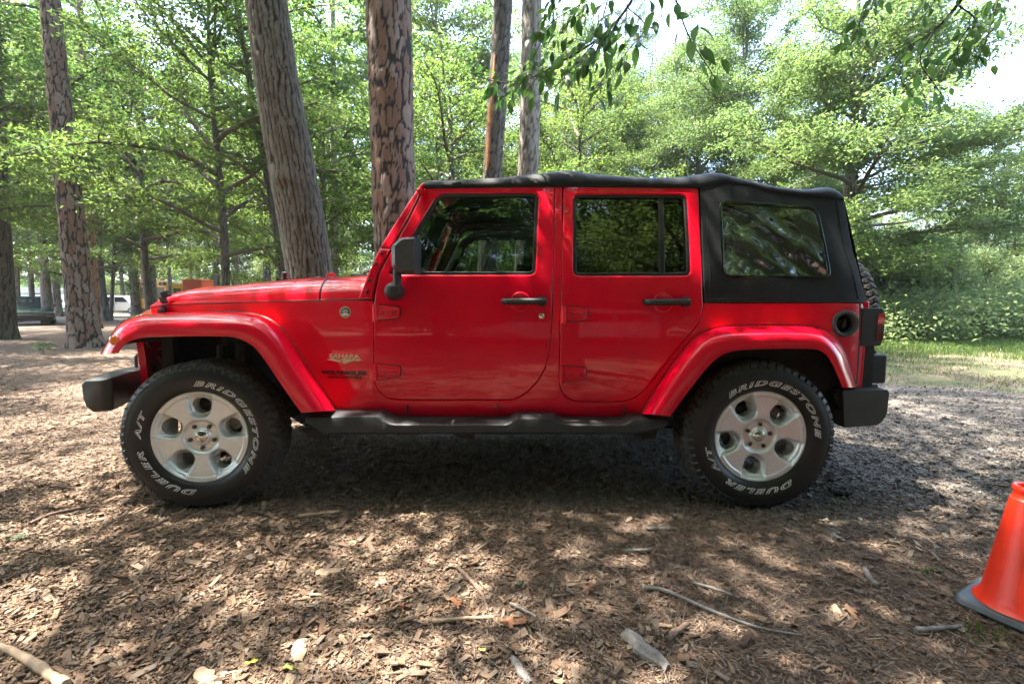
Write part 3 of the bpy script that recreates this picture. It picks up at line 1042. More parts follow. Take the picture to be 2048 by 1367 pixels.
# ------------------------------------------------------------------ wheels
TR, TW, RR = 0.407, 0.250, 0.250
def tyre_mesh():
    """tread grid with blocks and sidewall, axis along y, outer face towards -y"""
    hw = TW / 2
    prof = [(RR - 0.002, -hw + 0.026), (RR + 0.006, -hw + 0.018), (0.270, -hw + 0.008), (0.288, -hw + 0.002), (0.318, -hw - 0.001), (0.345, -hw + 0.003), (0.362, -hw + 0.008), (0.364, -hw + 0.0065), (0.369, -hw + 0.008), (0.385, -hw + 0.014)]
    edge = len(prof)
    ny = 30
    for k in range(ny + 1):
        y = -hw + 0.020 + (TW - 0.040) * k / ny
        u = abs(y) / (hw - 0.02)
        prof.append((TR - 0.012 * max(0, u - 0.72) / 0.28 - 0.003 * u * u, y))
    prof += [(r, -y) for r, y in prof[:edge][::-1]]
    n = 432
    rr = np.array([p[0] for p in prof])
    yy = np.array([p[1] for p in prof])
    th = np.linspace(0, 2 * np.pi, n, endpoint=False)
    T, K = np.meshgrid(th, np.arange(len(prof)))
    Rr = rr[K].astype(float)
    Y = yy[K]
    npitch = 54
    ph = T * npitch / (2 * np.pi)
    # five rib rows, zig-zag gaps
    row = np.clip(np.floor((Y + hw) / TW * 5), 0, 4)
    sh = np.array([0.0, 0.45, 0.1, 0.6, 0.2])[row.astype(int)]
    slant = (Y * 26) * np.where(row % 2 == 0, 1, -1)
    f = np.mod(ph + sh + slant * 0.35, 1.0)
    fy = np.mod((Y + hw) / TW * 5 + 0.12 * np.sign(np.sin(ph * 2 * np.pi)), 1.0)
    tread = (K >= edge - 1) & (K <= edge + ny + 1)
    gro = ((f < 0.20) | ((fy < 0.14) & (row > 0.5) & (row < 4.5))) & tread
    Rr = Rr - np.where(gro, 0.0085, 0.0)
    side = (K == edge - 1) | (K == edge + ny + 1) | (K == edge - 2) | (K == edge + ny + 2)
    Rr = Rr - np.where(side & (f < 0.2), 0.0, 0.0)
    Yd = Y + np.where(((K == edge - 1) | (K == edge - 2)) & (f < 0.26), 0.008, 0.0) - np.where(((K == edge + ny + 1) | (K == edge + ny + 2)) & (f < 0.26), 0.008, 0.0)
    X = Rr * np.cos(T)
    Z = Rr * np.sin(T)
    v = np.stack([X, Yd, Z], -1).reshape(-1, 3)
    i = np.arange(len(prof) - 1)[:, None]
    k = np.arange(n)[None, :]
    k2 = (k + 1) % n
    q = np.stack([i * n + k + 0 * i, i * n + k2, (i + 1) * n + k2, (i + 1) * n + k], -1).reshape(-1, 4)
    me = mesh_np('tyre', v, q.ravel(), np.full(len(q), 4), [RUB, TREAD], True, 40)
    mi = np.zeros((len(prof) - 1, n), dtype=np.int32)
    mi[edge - 1:edge + ny + 1, :] = 1
    me.polygons.foreach_set('material_index', mi.ravel())
    return me

def rim_mesh():
    nr, nt = 96, 480
    hw = TW / 2
    rad = np.concatenate([[0.0005], np.linspace(0.006, 0.2405, nr)])
    th = np.linspace(0, 2 * np.pi, nt, endpoint=False)
    RA, TH = np.meshgrid(rad, th, indexing='ij')
    X, Z = RA * np.cos(TH), RA * np.sin(TH)
    face = -hw + 0.040                       # spoke face
    D = np.full_like(RA, face)
    D -= 0.006 * np.clip((RA - 0.09) / 0.12, 0, 1)            # spokes lean out towards the edge
    ring = 1 / (1 + np.exp(-(RA - 0.208) / 0.0012))
    D -= 0.006 * ring
    D += 0.012 * np.clip((RA - 0.231) / 0.008, 0, 1)
    D += 0.014 * (1 / (1 + np.exp((RA - 0.084) / 0.003)))       # sunken hub
    D -= 0.012 * (1 / (1 + np.exp((RA - 0.042) / 0.0015)))
    hole = np.zeros_like(RA, bool)
    for k in range(5):
        a = k * 2 * np.pi / 5
        u = X * np.cos(a) + Z * np.sin(a)       # along the pocket
        w = -X * np.sin(a) + Z * np.cos(a)      # across
        du = np.maximum(0, 0.150 - u)
        half = 0.050 + 0.012 * np.clip((u - 0.15) / 0.07, 0, 1)
        dist = np.sqrt((w * 0.052 / half) ** 2 + du ** 2)
        pk = 1 - 1 / (1 + np.exp(-(dist - 0.052) / 0.0022))
        pk *= (1 / (1 + np.exp((u - 0.219 - 0.004 * np.cos(w * 40)) / 0.0013)))
        depth = 0.034 * (1 - np.clip((u - 0.165) / 0.055, 0, 1) ** 1.2 * 0.72) * (0.72 + 0.28 * np.clip(1 - w / 0.05, 0, 2) / 1.0)
        D += np.where(u > 0, pk * depth, 0)
        hole |= ((u - 0.157) ** 2 + (w - 0.001) ** 2 < 0.0415 ** 2)
    V = np.stack([X, D, Z], -1).reshape(-1, 3)
    n = len(rad)
    i = np.arange(n - 1)[:, None]
    k = np.arange(nt)[None, :]
    k2 = (k + 1) % nt
    q = np.stack([i * nt + k + 0 * i, i * nt + k2, (i + 1) * nt + k2, (i + 1) * nt + k], -1).reshape(-1, 4)
    keep = ~hole.ravel()[q].any(1)
    mb = MB()
    me0 = (V, q[keep])
    # walls of the holes and the barrel
    for kk in range(5):
        a = kk * 2 * np.pi / 5
        c = (0.157 * math.cos(a), 0.157 * math.sin(a))
        pr = [(0.0425, face + 0.024), (0.0415, face + 0.030), (0.0405, face + 0.075)]
        m2 = MB().lathe(pr, (c[0], 0, c[1]), 'y', 36)
        mb.add(m2.v, m2.f)
    m2 = MB().lathe([(0.2405, -hw + 0.036), (0.2415, -hw + 0.031), (0.238, -hw + 0.03), (0.236, -hw + 0.06), (0.222, -hw + 0.09), (0.215, hw - 0.02), (0.238, hw - 0.01)], (0, 0, 0), 'y', 96)
    mb.add(m2.v, m2.f)
    off = len(V)
    vv = np.concatenate([V, np.array(mb.v)])
    fl_ = list(me0[1].ravel()) + [x + off for f in mb.f for x in f]
    lt = [4] * int(keep.sum()) + [len(f) for f in mb.f]
    vv = vv * np.array([1.055, 1.0, 1.055]) - np.array([0, 0.006, 0])
    return mesh_np('rim', vv, fl_, lt, [ALLOY], True, 50)

def text_mesh(txt, size=1.0, outline=None, bold=0.0, shear=0.0, ext=0.0, sp=1.0):
    cu = bpy.data.curves.new('lettering', 'FONT')
    cu.body = txt
    cu.size = size
    cu.shear = shear
    cu.offset = bold
    cu.space_character = sp
    cu.align_x = 'LEFT'
    cu.resolution_u = 6
    if outline:
        cu.fill_mode = 'NONE'
        cu.bevel_depth = outline
        cu.bevel_resolution = 1
    else:
        cu.extrude = ext
    o = bpy.data.objects.new('lettering', cu)
    COL.objects.link(o)
    dg = bpy.context.evaluated_depsgraph_get()
    dg.update()
    me = bpy.data.meshes.new_from_object(o.evaluated_get(dg))
    bpy.data.objects.remove(o)
    n = len(me.vertices)
    a = np.empty(n * 3, np.float32)
    me.vertices.foreach_get('co', a)
    v = a.reshape(-1, 3).astype(float)
    f = [tuple(p.vertices) for p in me.polygons]
    bpy.data.meshes.remove(me)
    return v, f

def arc_text(txt, a0, a1, r0, r1):
    """outlined letters bent round the tyre, tops outwards, running clockwise seen from outside, from angle a0 to a1"""
    v, f = text_mesh(txt, 1.0, 0.030, 0.02, 0.30, sp=1.3)
    x0, x1 = v[:, 0].min(), v[:, 0].max()
    z0, z1 = v[:, 1].min(), v[:, 1].max()
    an = R(a0) + (v[:, 0] - x0) / (x1 - x0) * R(a1 - a0)
    rr = r0 + (v[:, 1] - z0) / (z1 - z0) * (r1 - r0)
    Y = -TW / 2 + 0.0008 + np.abs(rr - 0.30) * 0.16 + v[:, 2] * 0.030
    m = MB()
    m.add(np.stack([rr * np.cos(an), Y - 0.0012, rr * np.sin(an)], -1), f)
    return m

tyre_me, rim_me = tyre_mesh(), rim_mesh()
def wheel(loc, rz, spin_rim, spin_tyre):
    w = bpy.data.objects.new('wheel', None)
    COL.objects.link(w)
    w.parent = JEEP
    w.location = Vector(loc) - JEEP.location
    w.rotation_euler = (0, 0, rz)
    def put(name, me, spin=0.0):
        o = link(name, me, w)
        o.rotation_euler = (0, -R(spin), 0)
        return o
    put('tyre', tyre_me, spin_tyre)
    put('rim', rim_me, spin_rim)
    for nm, me in WHEEL_BITS.items():
        if nm == 'lug_nut':
            for k in range(5):
                put(nm, me, spin_rim + 36 + 72 * k)
        elif nm.endswith('lettering'):
            put('tyre_lettering', me, spin_tyre)
        else:
            put(nm, me, spin_rim)
    return w
def raw(mb, name, mat, angle=35):
    o = mb.build(name, mat, None, angle=angle)
    me = o.data
    bpy.data.objects.remove(o)
    return me
hw = TW / 2
lt = arc_text('BRIDGESTONE', 131, -1, 0.278, 0.309)
l2 = arc_text('DUELER', -54, -128, 0.278, 0.309)
l3 = arc_text('A/T', -140, -171, 0.278, 0.309)
nut = MB().lathe([(0.0165, 0.012), (0.0165, 0.003), (0.0125, 0.001)], (0.0635, -hw + 0.050, 0), 'y', 18).lathe([(0.0115, 0.012), (0.0115, -0.010), (0.009, -0.0135), (0.0001, -0.014)], (0.0635, -hw + 0.050, 0), 'y', 6)
capm = MB().lathe([(0.033, 0.004), (0.0325, -0.004), (0.028, -0.0075), (0.0001, -0.011)], (0, -hw + 0.040, 0), 'y', 32)
disc = MB().lathe([(0.0001, 0.0), (0.155, 0.0), (0.155, 0.024), (0.0001, 0.024)], (0, -hw + 0.135, 0), 'y', 40)
cal = MB().box((0.120, -hw + 0.128, 0.05), (0.085, 0.07, 0.17), 0, 0, -0.4)
valve = MB().tube([(0.186, -hw + 0.052, 0.005), (0.182, -hw + 0.030, 0.004)], [0.005, 0.0038], 8)
WHEEL_BITS = {'tyre_lettering': raw(lt, 'tyre_lettering', WHITE), 'tread_lettering': raw(l2, 'tread_lettering', WHITE), 'suffix_lettering': raw(l3, 'suffix_lettering', WHITE), 'lug_nut': raw(nut, 'lug_nut', STEEL), 'center_cap': raw(capm, 'center_cap', CHROME, 60),
              'brake_disc': raw(disc, 'brake_disc', STEEL), 'brake_caliper': raw(cal, 'brake_caliper', STEEL), 'tyre_valve': raw(valve, 'tyre_valve', BLK)}
wy = RY + TW / 2
ZW = 0.393
wheel((AXF, wy - 0.012, ZW), R(5.5), 17, -40)
wheel((AXR, wy, ZW), 0, 47, 0)
wheel((AXF, 2 * YC - wy, ZW), R(185.5), 30, 10)
wheel((AXR, 2 * YC - wy, ZW), R(180), 5, 60)
# spare on the tailgate
sp = wheel((2.205, YC + 0.0, 1.035), R(90), 20, 10)
MB().span((1.96, YC - 0.12, 0.92), (2.20, YC + 0.12, 1.16)).build('spare_carrier', BLK, JEEP, bevel=0.01)

# ------------------------------------------------------------------ door handles, locks, hinges, mirrors
def handle(px0, px1, py, dr):
    x0, z = onS(px0, py)
    x1, _ = onS(px1, py)
    y = S(x0, z)
    m = MB()
    m.tube([(x0 + 0.010, y - 0.001, z), (x0 + 0.010, y - 0.020, z), (x0 + 0.022, y - 0.031, z), (x1 - 0.03, y - 0.034, z), (x1 - 0.010, y - 0.030, z)], [0.016, 0.0165, 0.0175, 0.018, 0.018], 12)
    m.lathe([(0.0001, -0.042), (0.016, -0.042), (0.0175, -0.040), (0.0185, -0.036), (0.021, -0.034), (0.0265, -0.032), (0.0275, -0.026), (0.0275, 0.004)], (x1 - 0.026, y, z), 'y', 28)
    both(m, 'door_handle', BLK, NEARDOOR[0] if dr == 0 else NEARDOOR[1]) if False else m.build('door_handle', BLK, NEARDOOR[dr])
    xc, zc = onS((px0 + px1) / 2 - 8 if dr == 0 else (px0 + px1) / 2 - 6, py + 1)
    m = MB().lathe([(0.0001, -0.0016), (0.030, -0.0018), (0.040, -0.0024), (0.046, -0.0042), (0.050, -0.0042), (0.0535, -0.0020), (0.0545, 0.001)], (xc, S(xc, zc), zc), 'y', 36)
    m.build('handle_recess', RED, NEARDOOR[dr], angle=70)
handle(1004, 1093, 602.5, 0)
handle(1287, 1378, 604, 1)
x, z = onS(1083, 631.5)
MB().lathe([(0.0001, -0.005), (0.006, -0.005), (0.0085, -0.004), (0.012, -0.006), (0.0155, -0.004), (0.0165, 0.002)], (x, S(x, z), z), 'y', 22).build('door_lock', CHROME, NEARDOOR[0])

def hinge(px, py, w, h0, h1, dr):
    """barrel at the left, tapering leaf with a raised pad and two screws"""
    m = MB()
    x0, zt = onS(px, py)
    x1, zb = onS(px + w, py + h0)
    y = S(x0, (zt + zb) / 2)
    xb = x0 + 0.018
    m.tube([(x0 + 0.010, y - 0.013, zt + 0.002), (x0 + 0.010, y - 0.013, zb - 0.004)], 0.0115, 12)
    dh = (zt - zb)
    lf = [(xb, zb + 0.004), (x1 - 0.006, zb + dh * (1 - h1) * 0.75), (x1, zb + dh * (1 - h1) + 0.008), (x1, zt - dh * (1 - h1) * 0.55 - 0.004), (x1 - 0.012, zt - dh * (1 - h1) * 0.45), (xb, zt)]
    m.prism(lf, y - 0.012, y + 0.002)
    pad = [(xb + 0.012, zb + dh * 0.30), (x1 - 0.016, zb + dh * 0.32), (x1 - 0.016, zb + dh * 0.68), (xb + 0.012, zb + dh * 0.70)]
    m.prism(pad, y - 0.0165, y - 0.010)
    shade_rim = inset(lf if area2(lf) > 0 else lf[::-1], -0.0045)
    MB().prism(shade_rim, y - 0.0030, y + 0.002).build('hinge_shade_line', SEALM, NEARDOOR[dr])  # black rim added to draw the shadow line round the hinge leaf
    hg = m.build('door_hinge', RED, NEARDOOR[dr], bevel=0.0025)
    for k in (0.32, 0.74):
        xs = xb + (x1 - xb) * k
        hg_ = MB().lathe([(0.0001, -0.004), (0.0035, -0.004), (0.006, -0.003), (0.0065, 0.002)], (xs, y - 0.0162, zb + dh * 0.5), 'y', 12)
        hg_.build('hinge_screw', STEEL, NEARDOOR[dr])
    MB().tube([(xb - 0.001, y - 0.0035, zt + 0.001), (xb - 0.001, y - 0.0035, zb - 0.003)], 0.0035, 6).build('hinge_gap', SEALM, NEARDOOR[dr])
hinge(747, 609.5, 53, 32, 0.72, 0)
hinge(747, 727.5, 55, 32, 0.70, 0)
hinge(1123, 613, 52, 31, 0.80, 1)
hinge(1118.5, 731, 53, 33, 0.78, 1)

def mirror_mb():
    m = MB()
    ym = 2.34
    o = [(783, 492, 5), (798, 478, 8), (808, 474.8, 4), (831.5, 474, 2), (830.5, 548, 2), (803, 546, 6), (784, 537, 8)]
    front = [P(a, b, ym) for a, b in fillet(o, 4)]
    cx = sum(p[0] for p in front) / len(front); cz = sum(p[1] for p in front) / len(front)
    ins = [(cx + (x - cx) * 0.80 + 0.012, cz + (z - cz) * 0.86) for x, z in front]
    bck = [(cx + (x - cx) * 0.97, cz + (z - cz) * 0.97) for x, z in front]
    n = len(front)
    vs = [(x, ym - 0.030, z) for x, z in ins] + [(x, ym - 0.004, z) for x, z in front] + [(x, ym + 0.05, z) for x, z in front] + [(x, ym + 0.155, z) for x, z in bck]
    fs = [tuple(range(n)), tuple(range(4 * n - 1, 3 * n - 1, -1))]
    for r_ in range(3):
        fs += [(r_ * n + i, r_ * n + (i + 1) % n, (r_ + 1) * n + (i + 1) % n, (r_ + 1) * n + i) for i in range(n)]
    m.add(vs, fs)
    return m
MI = both(mirror_mb(), 'side_mirror', GRY, bevel=0.007, seg=3, angle=50)
st_ = MB()
xa, za = P(794, 542, 2.40)
xb, zb = P(794, 570, 2.40)
st_.tube([(xa, 2.405, za + 0.01), (xb, 2.405, zb - 0.01)], [0.023, 0.021], 14)
xc, zc = P(786, 582, 2.42)
st_.lathe([(0.0001, -0.045), (0.018, -0.044), (0.035, -0.034), (0.046, -0.014), (0.050, 0.01), (0.050, 0.06)], (xc, 2.43, zc), 'y', 28)
st_.box((xc + 0.017, 2.41, zc + 0.004), (0.05, 0.06, 0.045))
for o, mm in ((MI[0], st_), (MI[1], st_.mirror_y(YC))):
    mm.build('mirror_stem', BLK, o, bevel=0.004)
# mirror glass looks backwards
gx_, gz_ = P(831, 511, 2.42)
gl = MB().span((gx_ + 0.001, 2.36, gz_ - 0.075), (gx_ + 0.004, 2.475, gz_ + 0.075))
for o, mm in ((MI[0], gl), (MI[1], gl.mirror_y(YC))):
    mm.build('mirror_glass', CHROME, o)

# ------------------------------------------------------------------ badges and lettering on the cowl side
def flat_text(txt, x0, x1, y0, y1, name, mat, bold=0.02, sp=1.0):
    """letters standing on the near body side inside a pixel box"""
    v, f = text_mesh(txt, 1.0, None, bold, 0.0, 0.02, sp)
    a0, a1, b0, b1 = v[:, 0].min(), v[:, 0].max(), v[:, 1].min(), v[:, 1].max()
    xl, zt = onS(x0, y0)
    xr_, zb = onS(x1, y1)
    X = xl + (v[:, 0] - a0) / (a1 - a0) * (xr_ - xl)
    Z = zb + (v[:, 1] - b0) / (b1 - b0) * (zt - zb)
    Y = np.array([S(x, z) for x, z in zip(X, Z)]) - 0.0005 - (v[:, 2] + 0.02) * 0.06
    return MB().add(np.stack([X, Y, Z], -1), f).build(name, mat, JEEP, smooth=False, fix=False)
flat_text('SAHARA', 659, 720, 707, 717, 'badge_lettering', TAN, 0.03)
flat_text('WRANGLER', 642, 735.5, 739.5, 750.5, 'badge_lettering', BDG, 0.035)
flat_text('UNLIMITED', 656, 724, 751, 757.6, 'badge_lettering', BDG, 0.025, 1.1)
dn = MB()
for pts in ([(653.5, 719.5), (662, 716.5), (670, 716.6), (678, 719), (684, 722), (680, 724), (674, 722.5), (664, 720.6)],
            [(672, 716.8), (681, 718.6), (687.5, 716.6), (694, 716.4), (700, 717), (708, 719), (712, 720.6), (704, 721.6), (698, 723.6), (690, 727), (684, 724.4), (686.5, 721.6), (679, 718.8)],
            [(703, 716.8), (712, 717.2), (718, 718.2), (726, 719.8), (716, 721.3), (711, 721.2), (714, 720)]):
    q = poly(pts)
    dn.prism(q, YN + 0.0, YN - 0.003)
dn.v = [(x, S(x, z) - 0.0005 - (0.003 if y < YN - 0.001 else 0), z) for x, y, z in dn.v]
dn.build('dune_badge', TAN, JEEP, smooth=False)
x, z = onS(691, 624)
yb_ = S(x, z)
RB = MB().lathe([(0.0001, -0.004), (0.0305, -0.004), (0.0315, 0.001)], (x, yb_, z), 'y', 36).build('round_badge', TAN, JEEP)
MB().lathe([(0.0001, -0.0047), (0.0255, -0.0047), (0.026, -0.003)], (x, yb_, z), 'y', 36).build('badge_field', BGREEN, RB)
def badge_text(txt, zc, wdt, h):
    v, f = text_mesh(txt, 1.0, None, 0.02, 0, 0.01)
    a0, a1, b0, b1 = v[:, 0].min(), v[:, 0].max(), v[:, 1].min(), v[:, 1].max()
    X = x + ((v[:, 0] - a0) / (a1 - a0) - 0.5) * wdt
    Z = zc + ((v[:, 1] - b0) / (b1 - b0) - 0.5) * h
    return MB().add(np.stack([X, yb_ - 0.0048 - (v[:, 2] + 0.01) * 0.03, Z], -1), f)
bt = badge_text('TRAIL', z + 0.0115, 0.026, 0.0075)
b2 = badge_text('RATED', z + 0.003, 0.034, 0.0075)
bt.add(b2.v, b2.f)
bt.prism([(x - 0.021, z - 0.012), (x - 0.014, z - 0.0075), (x - 0.008, z - 0.0045), (x, z - 0.002), (x + 0.006, z - 0.0055), (x + 0.013, z - 0.0065), (x + 0.021, z - 0.012), (x + 0.014, z - 0.019), (x - 0.014, z - 0.019)], yb_ - 0.0048, yb_ - 0.0056)
bt.build('badge_relief', WHITE, RB, smooth=False, fix=False)

# ------------------------------------------------------------------ interior
def seat(xc, yc):
    m = MB()
    m.box((xc, yc, 0.80), (0.50, 0.50, 0.16), 0, 0, 0.06)
    m.box((xc + 0.27, yc, 1.07), (0.13, 0.47, 0.50), 0, 0, 0.18)
    m.tube([(xc + 0.325, yc - 0.07, 1.28), (xc + 0.34, yc - 0.07, 1.40)], 0.007, 6).tube([(xc + 0.325, yc + 0.07, 1.28), (xc + 0.34, yc + 0.07, 1.40)], 0.007, 6)
    m.box((xc + 0.345, yc, 1.415), (0.09, 0.24, 0.15), 0, 0, 0.15)
    return m
for xc, yc in ((-0.22, YC - 0.38), (-0.22, YC + 0.38)):
    seat(xc, yc).build('seat', SEATM, JEEP, bevel=0.035, seg=3)
m = MB().box((0.72, YC, 0.80), (0.48, 1.15, 0.15)).box((0.98, YC, 1.05), (0.13, 1.15, 0.48), 0, 0, 0.2)
for s in (-0.36, 0.36):
    m.box((1.04, YC + s, 1.37), (0.09, 0.24, 0.14), 0, 0, 0.12)
m.build('rear_seat', SEATM, JEEP, bevel=0.03, seg=3)
MB().prism([(-0.84, 0.80), (-0.50, 0.78), (-0.46, 1.08), (-0.52, 1.20), (-0.62, 1.235), (-0.84, 1.19)], YN + 0.07, 2 * YC - YN - 0.07).build('dashboard', BLK, JEEP, bevel=0.02)
# steering wheel
sw = MB()
cS = Vector((-0.40, YC - 0.38, 1.14))
ax1, ax2 = Vector((0.38, 0, 0.925)), Vector((0, 1, 0))
ring = [cS + (ax1 * math.cos(2 * math.pi * k / 28) + ax2 * math.sin(2 * math.pi * k / 28)) * 0.188 for k in range(29)]
sw.tube(ring, 0.016, 8, caps=False)
for a in (0.0, 2.2, -2.2):
    sw.tube([cS, cS + (ax1 * math.cos(a + math.pi) + ax2 * math.sin(a + math.pi)) * 0.18], [0.03, 0.014], 6)
sw.tube([cS, cS + Vector((-0.18, 0, 0.07))], 0.03, 8)
sw.build('steering_wheel', DUST, JEEP)
# sport bar
bar_ = MB()
zt_ = 1.66
for yy in (YN + 0.20, 2 * YC - YN - 0.20):
    bar_.tube([(-0.62, yy, 1.20), (-0.40, yy, 1.60), (-0.30, yy, zt_), (0.40, yy, zt_), (1.35, yy, zt_ - 0.02), (1.62, yy, zt_ - 0.14), (1.80, yy, 1.0)], 0.036, 10)
    bar_.tube([(0.30, yy, zt_), (0.31, yy - 0.05 * (1 if yy < YC else -1), 1.25), (0.33, yy - 0.07 * (1 if yy < YC else -1), 0.6)], 0.036, 10)
for x in (0.33, 1.30):
    bar_.tube([(x, YN + 0.20, zt_), (x, 2 * YC - YN - 0.20, zt_)], 0.036, 10)
bar_.build('sport_bar', SEATM, JEEP)
MB().box((-0.52, YC, 1.52), (0.03, 0.24, 0.07), 0, 0, 0.2).tube([(-0.52, YC, 1.55), (-0.50, YC, 1.64)], 0.01, 6).build('rear_view_mirror', BLK, JEEP, bevel=0.01)
MB().box((-0.43, YN + 0.33, 1.615), (0.12, 0.36, 0.018), 0, 0, 0.5).build('sun_visor', plain('grey_visor', (0.22, 0.21, 0.18), 0.8), JEEP, bevel=0.006)

# ================================================================== trees
def smoothstep(a, b, x):
    t = np.clip((x - a) / (b - a), 0, 1)
    return t * t * (3 - 2 * t)

def worley(u, v, nu, seed):
    """cells on a cylinder: u in cells around (wraps at nu), v in rows -> F2-F1, cell random"""
    rs = np.random.RandomState(seed)
    nv = int(v.max()) + 4
    jx, jy, rr = rs.uniform(0.08, 0.92, (nu, nv)), rs.uniform(0.05, 0.95, (nu, nv)), rs.uniform(0, 1, (nu, nv))
    iu, iv = np.floor(u).astype(int), np.floor(v).astype(int)
    f1 = np.full(u.shape, 9.0)
    f2 = np.full(u.shape, 9.0)
    c = np.zeros(u.shape)
    for a in (-1, 0, 1):
        for b in (-1, 0, 1):
            cu, cv = iu + a, np.clip(iv + b, 0, nv - 1)
            m = np.mod(cu, nu)
            d = np.hypot(cu + jx[m, cv] - u, (cv + jy[m, cv] - v))
            nearer = d < f1
            f2 = np.where(nearer, f1, np.minimum(f2, d))
            c = np.where(nearer, rr[m, cv], c)
            f1 = np.where(nearer, d, f1)
    return f2 - f1, c

def vnoise(u, v, nu, seed, oct=1):
    """smooth value noise, periodic in u with nu cells"""
    out = 0
    amp = 1.0
    for o in range(oct):
        rs = np.random.RandomState(seed + 7 * o)
        k = nu * 2 ** o
        nv = int(np.max(v) * 2 ** o) + 3
        g = rs.uniform(-1, 1, (k, nv))
        uu, vv = u * 2 ** o, np.maximum(v * 2 ** o, 0)
        iu, iv = np.floor(uu).astype(int), np.floor(vv).astype(int)
        fu, fv = uu - iu, vv - iv
        fu, fv = fu * fu * (3 - 2 * fu), fv * fv * (3 - 2 * fv)
        a, b = np.mod(iu, k), np.mod(iu + 1, k)
        c, d = np.clip(iv, 0, nv - 1), np.clip(iv + 1, 0, nv - 1)
        out = out + amp * ((g[a, c] * (1 - fu) + g[b, c] * fu) * (1 - fv) + (g[a, d] * (1 - fu) + g[b, d] * fu) * fv)
        amp *= 0.5
    return out

def bark_mat(name, fissure, a, b, moss=0.0, rough=0.85):
    t = NT(name)
    pl = t.attr('plate')
    rn = t.attr('rnd')
    v = t.coord('Object', (1, 1, 0.35))
    n1 = t.noise(v, 9, 6, 0.65)
    n2 = t.noise(v, 55, 5, 0.7)
    tone = t.math('ADD', t.math('MULTIPLY', rn, 0.55), t.math('MULTIPLY', n1, 0.45))
    col = t.ramp(tone, [(0.25, a), (0.72, b)])
    col = t.mix(t.ramp(n2, [(0.35, 0.40), (0.62, 0.0)]), col, tuple(c * 0.5 for c in a))
    col = t.mix(t.ramp(pl, [(0.12, 1.0), (0.72, 0.0)]), col, fissure)
    if moss:
        mn = t.noise(t.coord('Object', (1, 1, 0.6)), 3.2, 6, 0.7)
        col = t.mix(t.ramp(mn, [(0.52, 0.0), (0.68, moss)]), col, (0.14, 0.16, 0.12))
    h = t.math('ADD', t.math('MULTIPLY', n2, 0.6), n1)
    nm = t.bump(h, 0.7, 0.02)
    return t.done(t.bsdf(col, rough, 0, nm))

PINE = bark_mat('pine_bark', (0.020, 0.015, 0.012), (0.20, 0.112, 0.076), (0.28, 0.222, 0.185))
OAK = bark_mat('oak_bark', (0.020, 0.016, 0.013), (0.125, 0.102, 0.078), (0.215, 0.188, 0.150), 0.45)
DARKB = bark_mat('dark_bark', (0.03, 0.026, 0.022), (0.11, 0.088, 0.070), (0.17, 0.145, 0.12), 0.45)
REDB = bark_mat('red_pine_bark', (0.05, 0.03, 0.022), (0.26, 0.125, 0.075), (0.27, 0.17, 0.12))
PALEB = bark_mat('pale_bark', (0.10, 0.085, 0.065), (0.26, 0.225, 0.18), (0.36, 0.33, 0.28), 0.3)

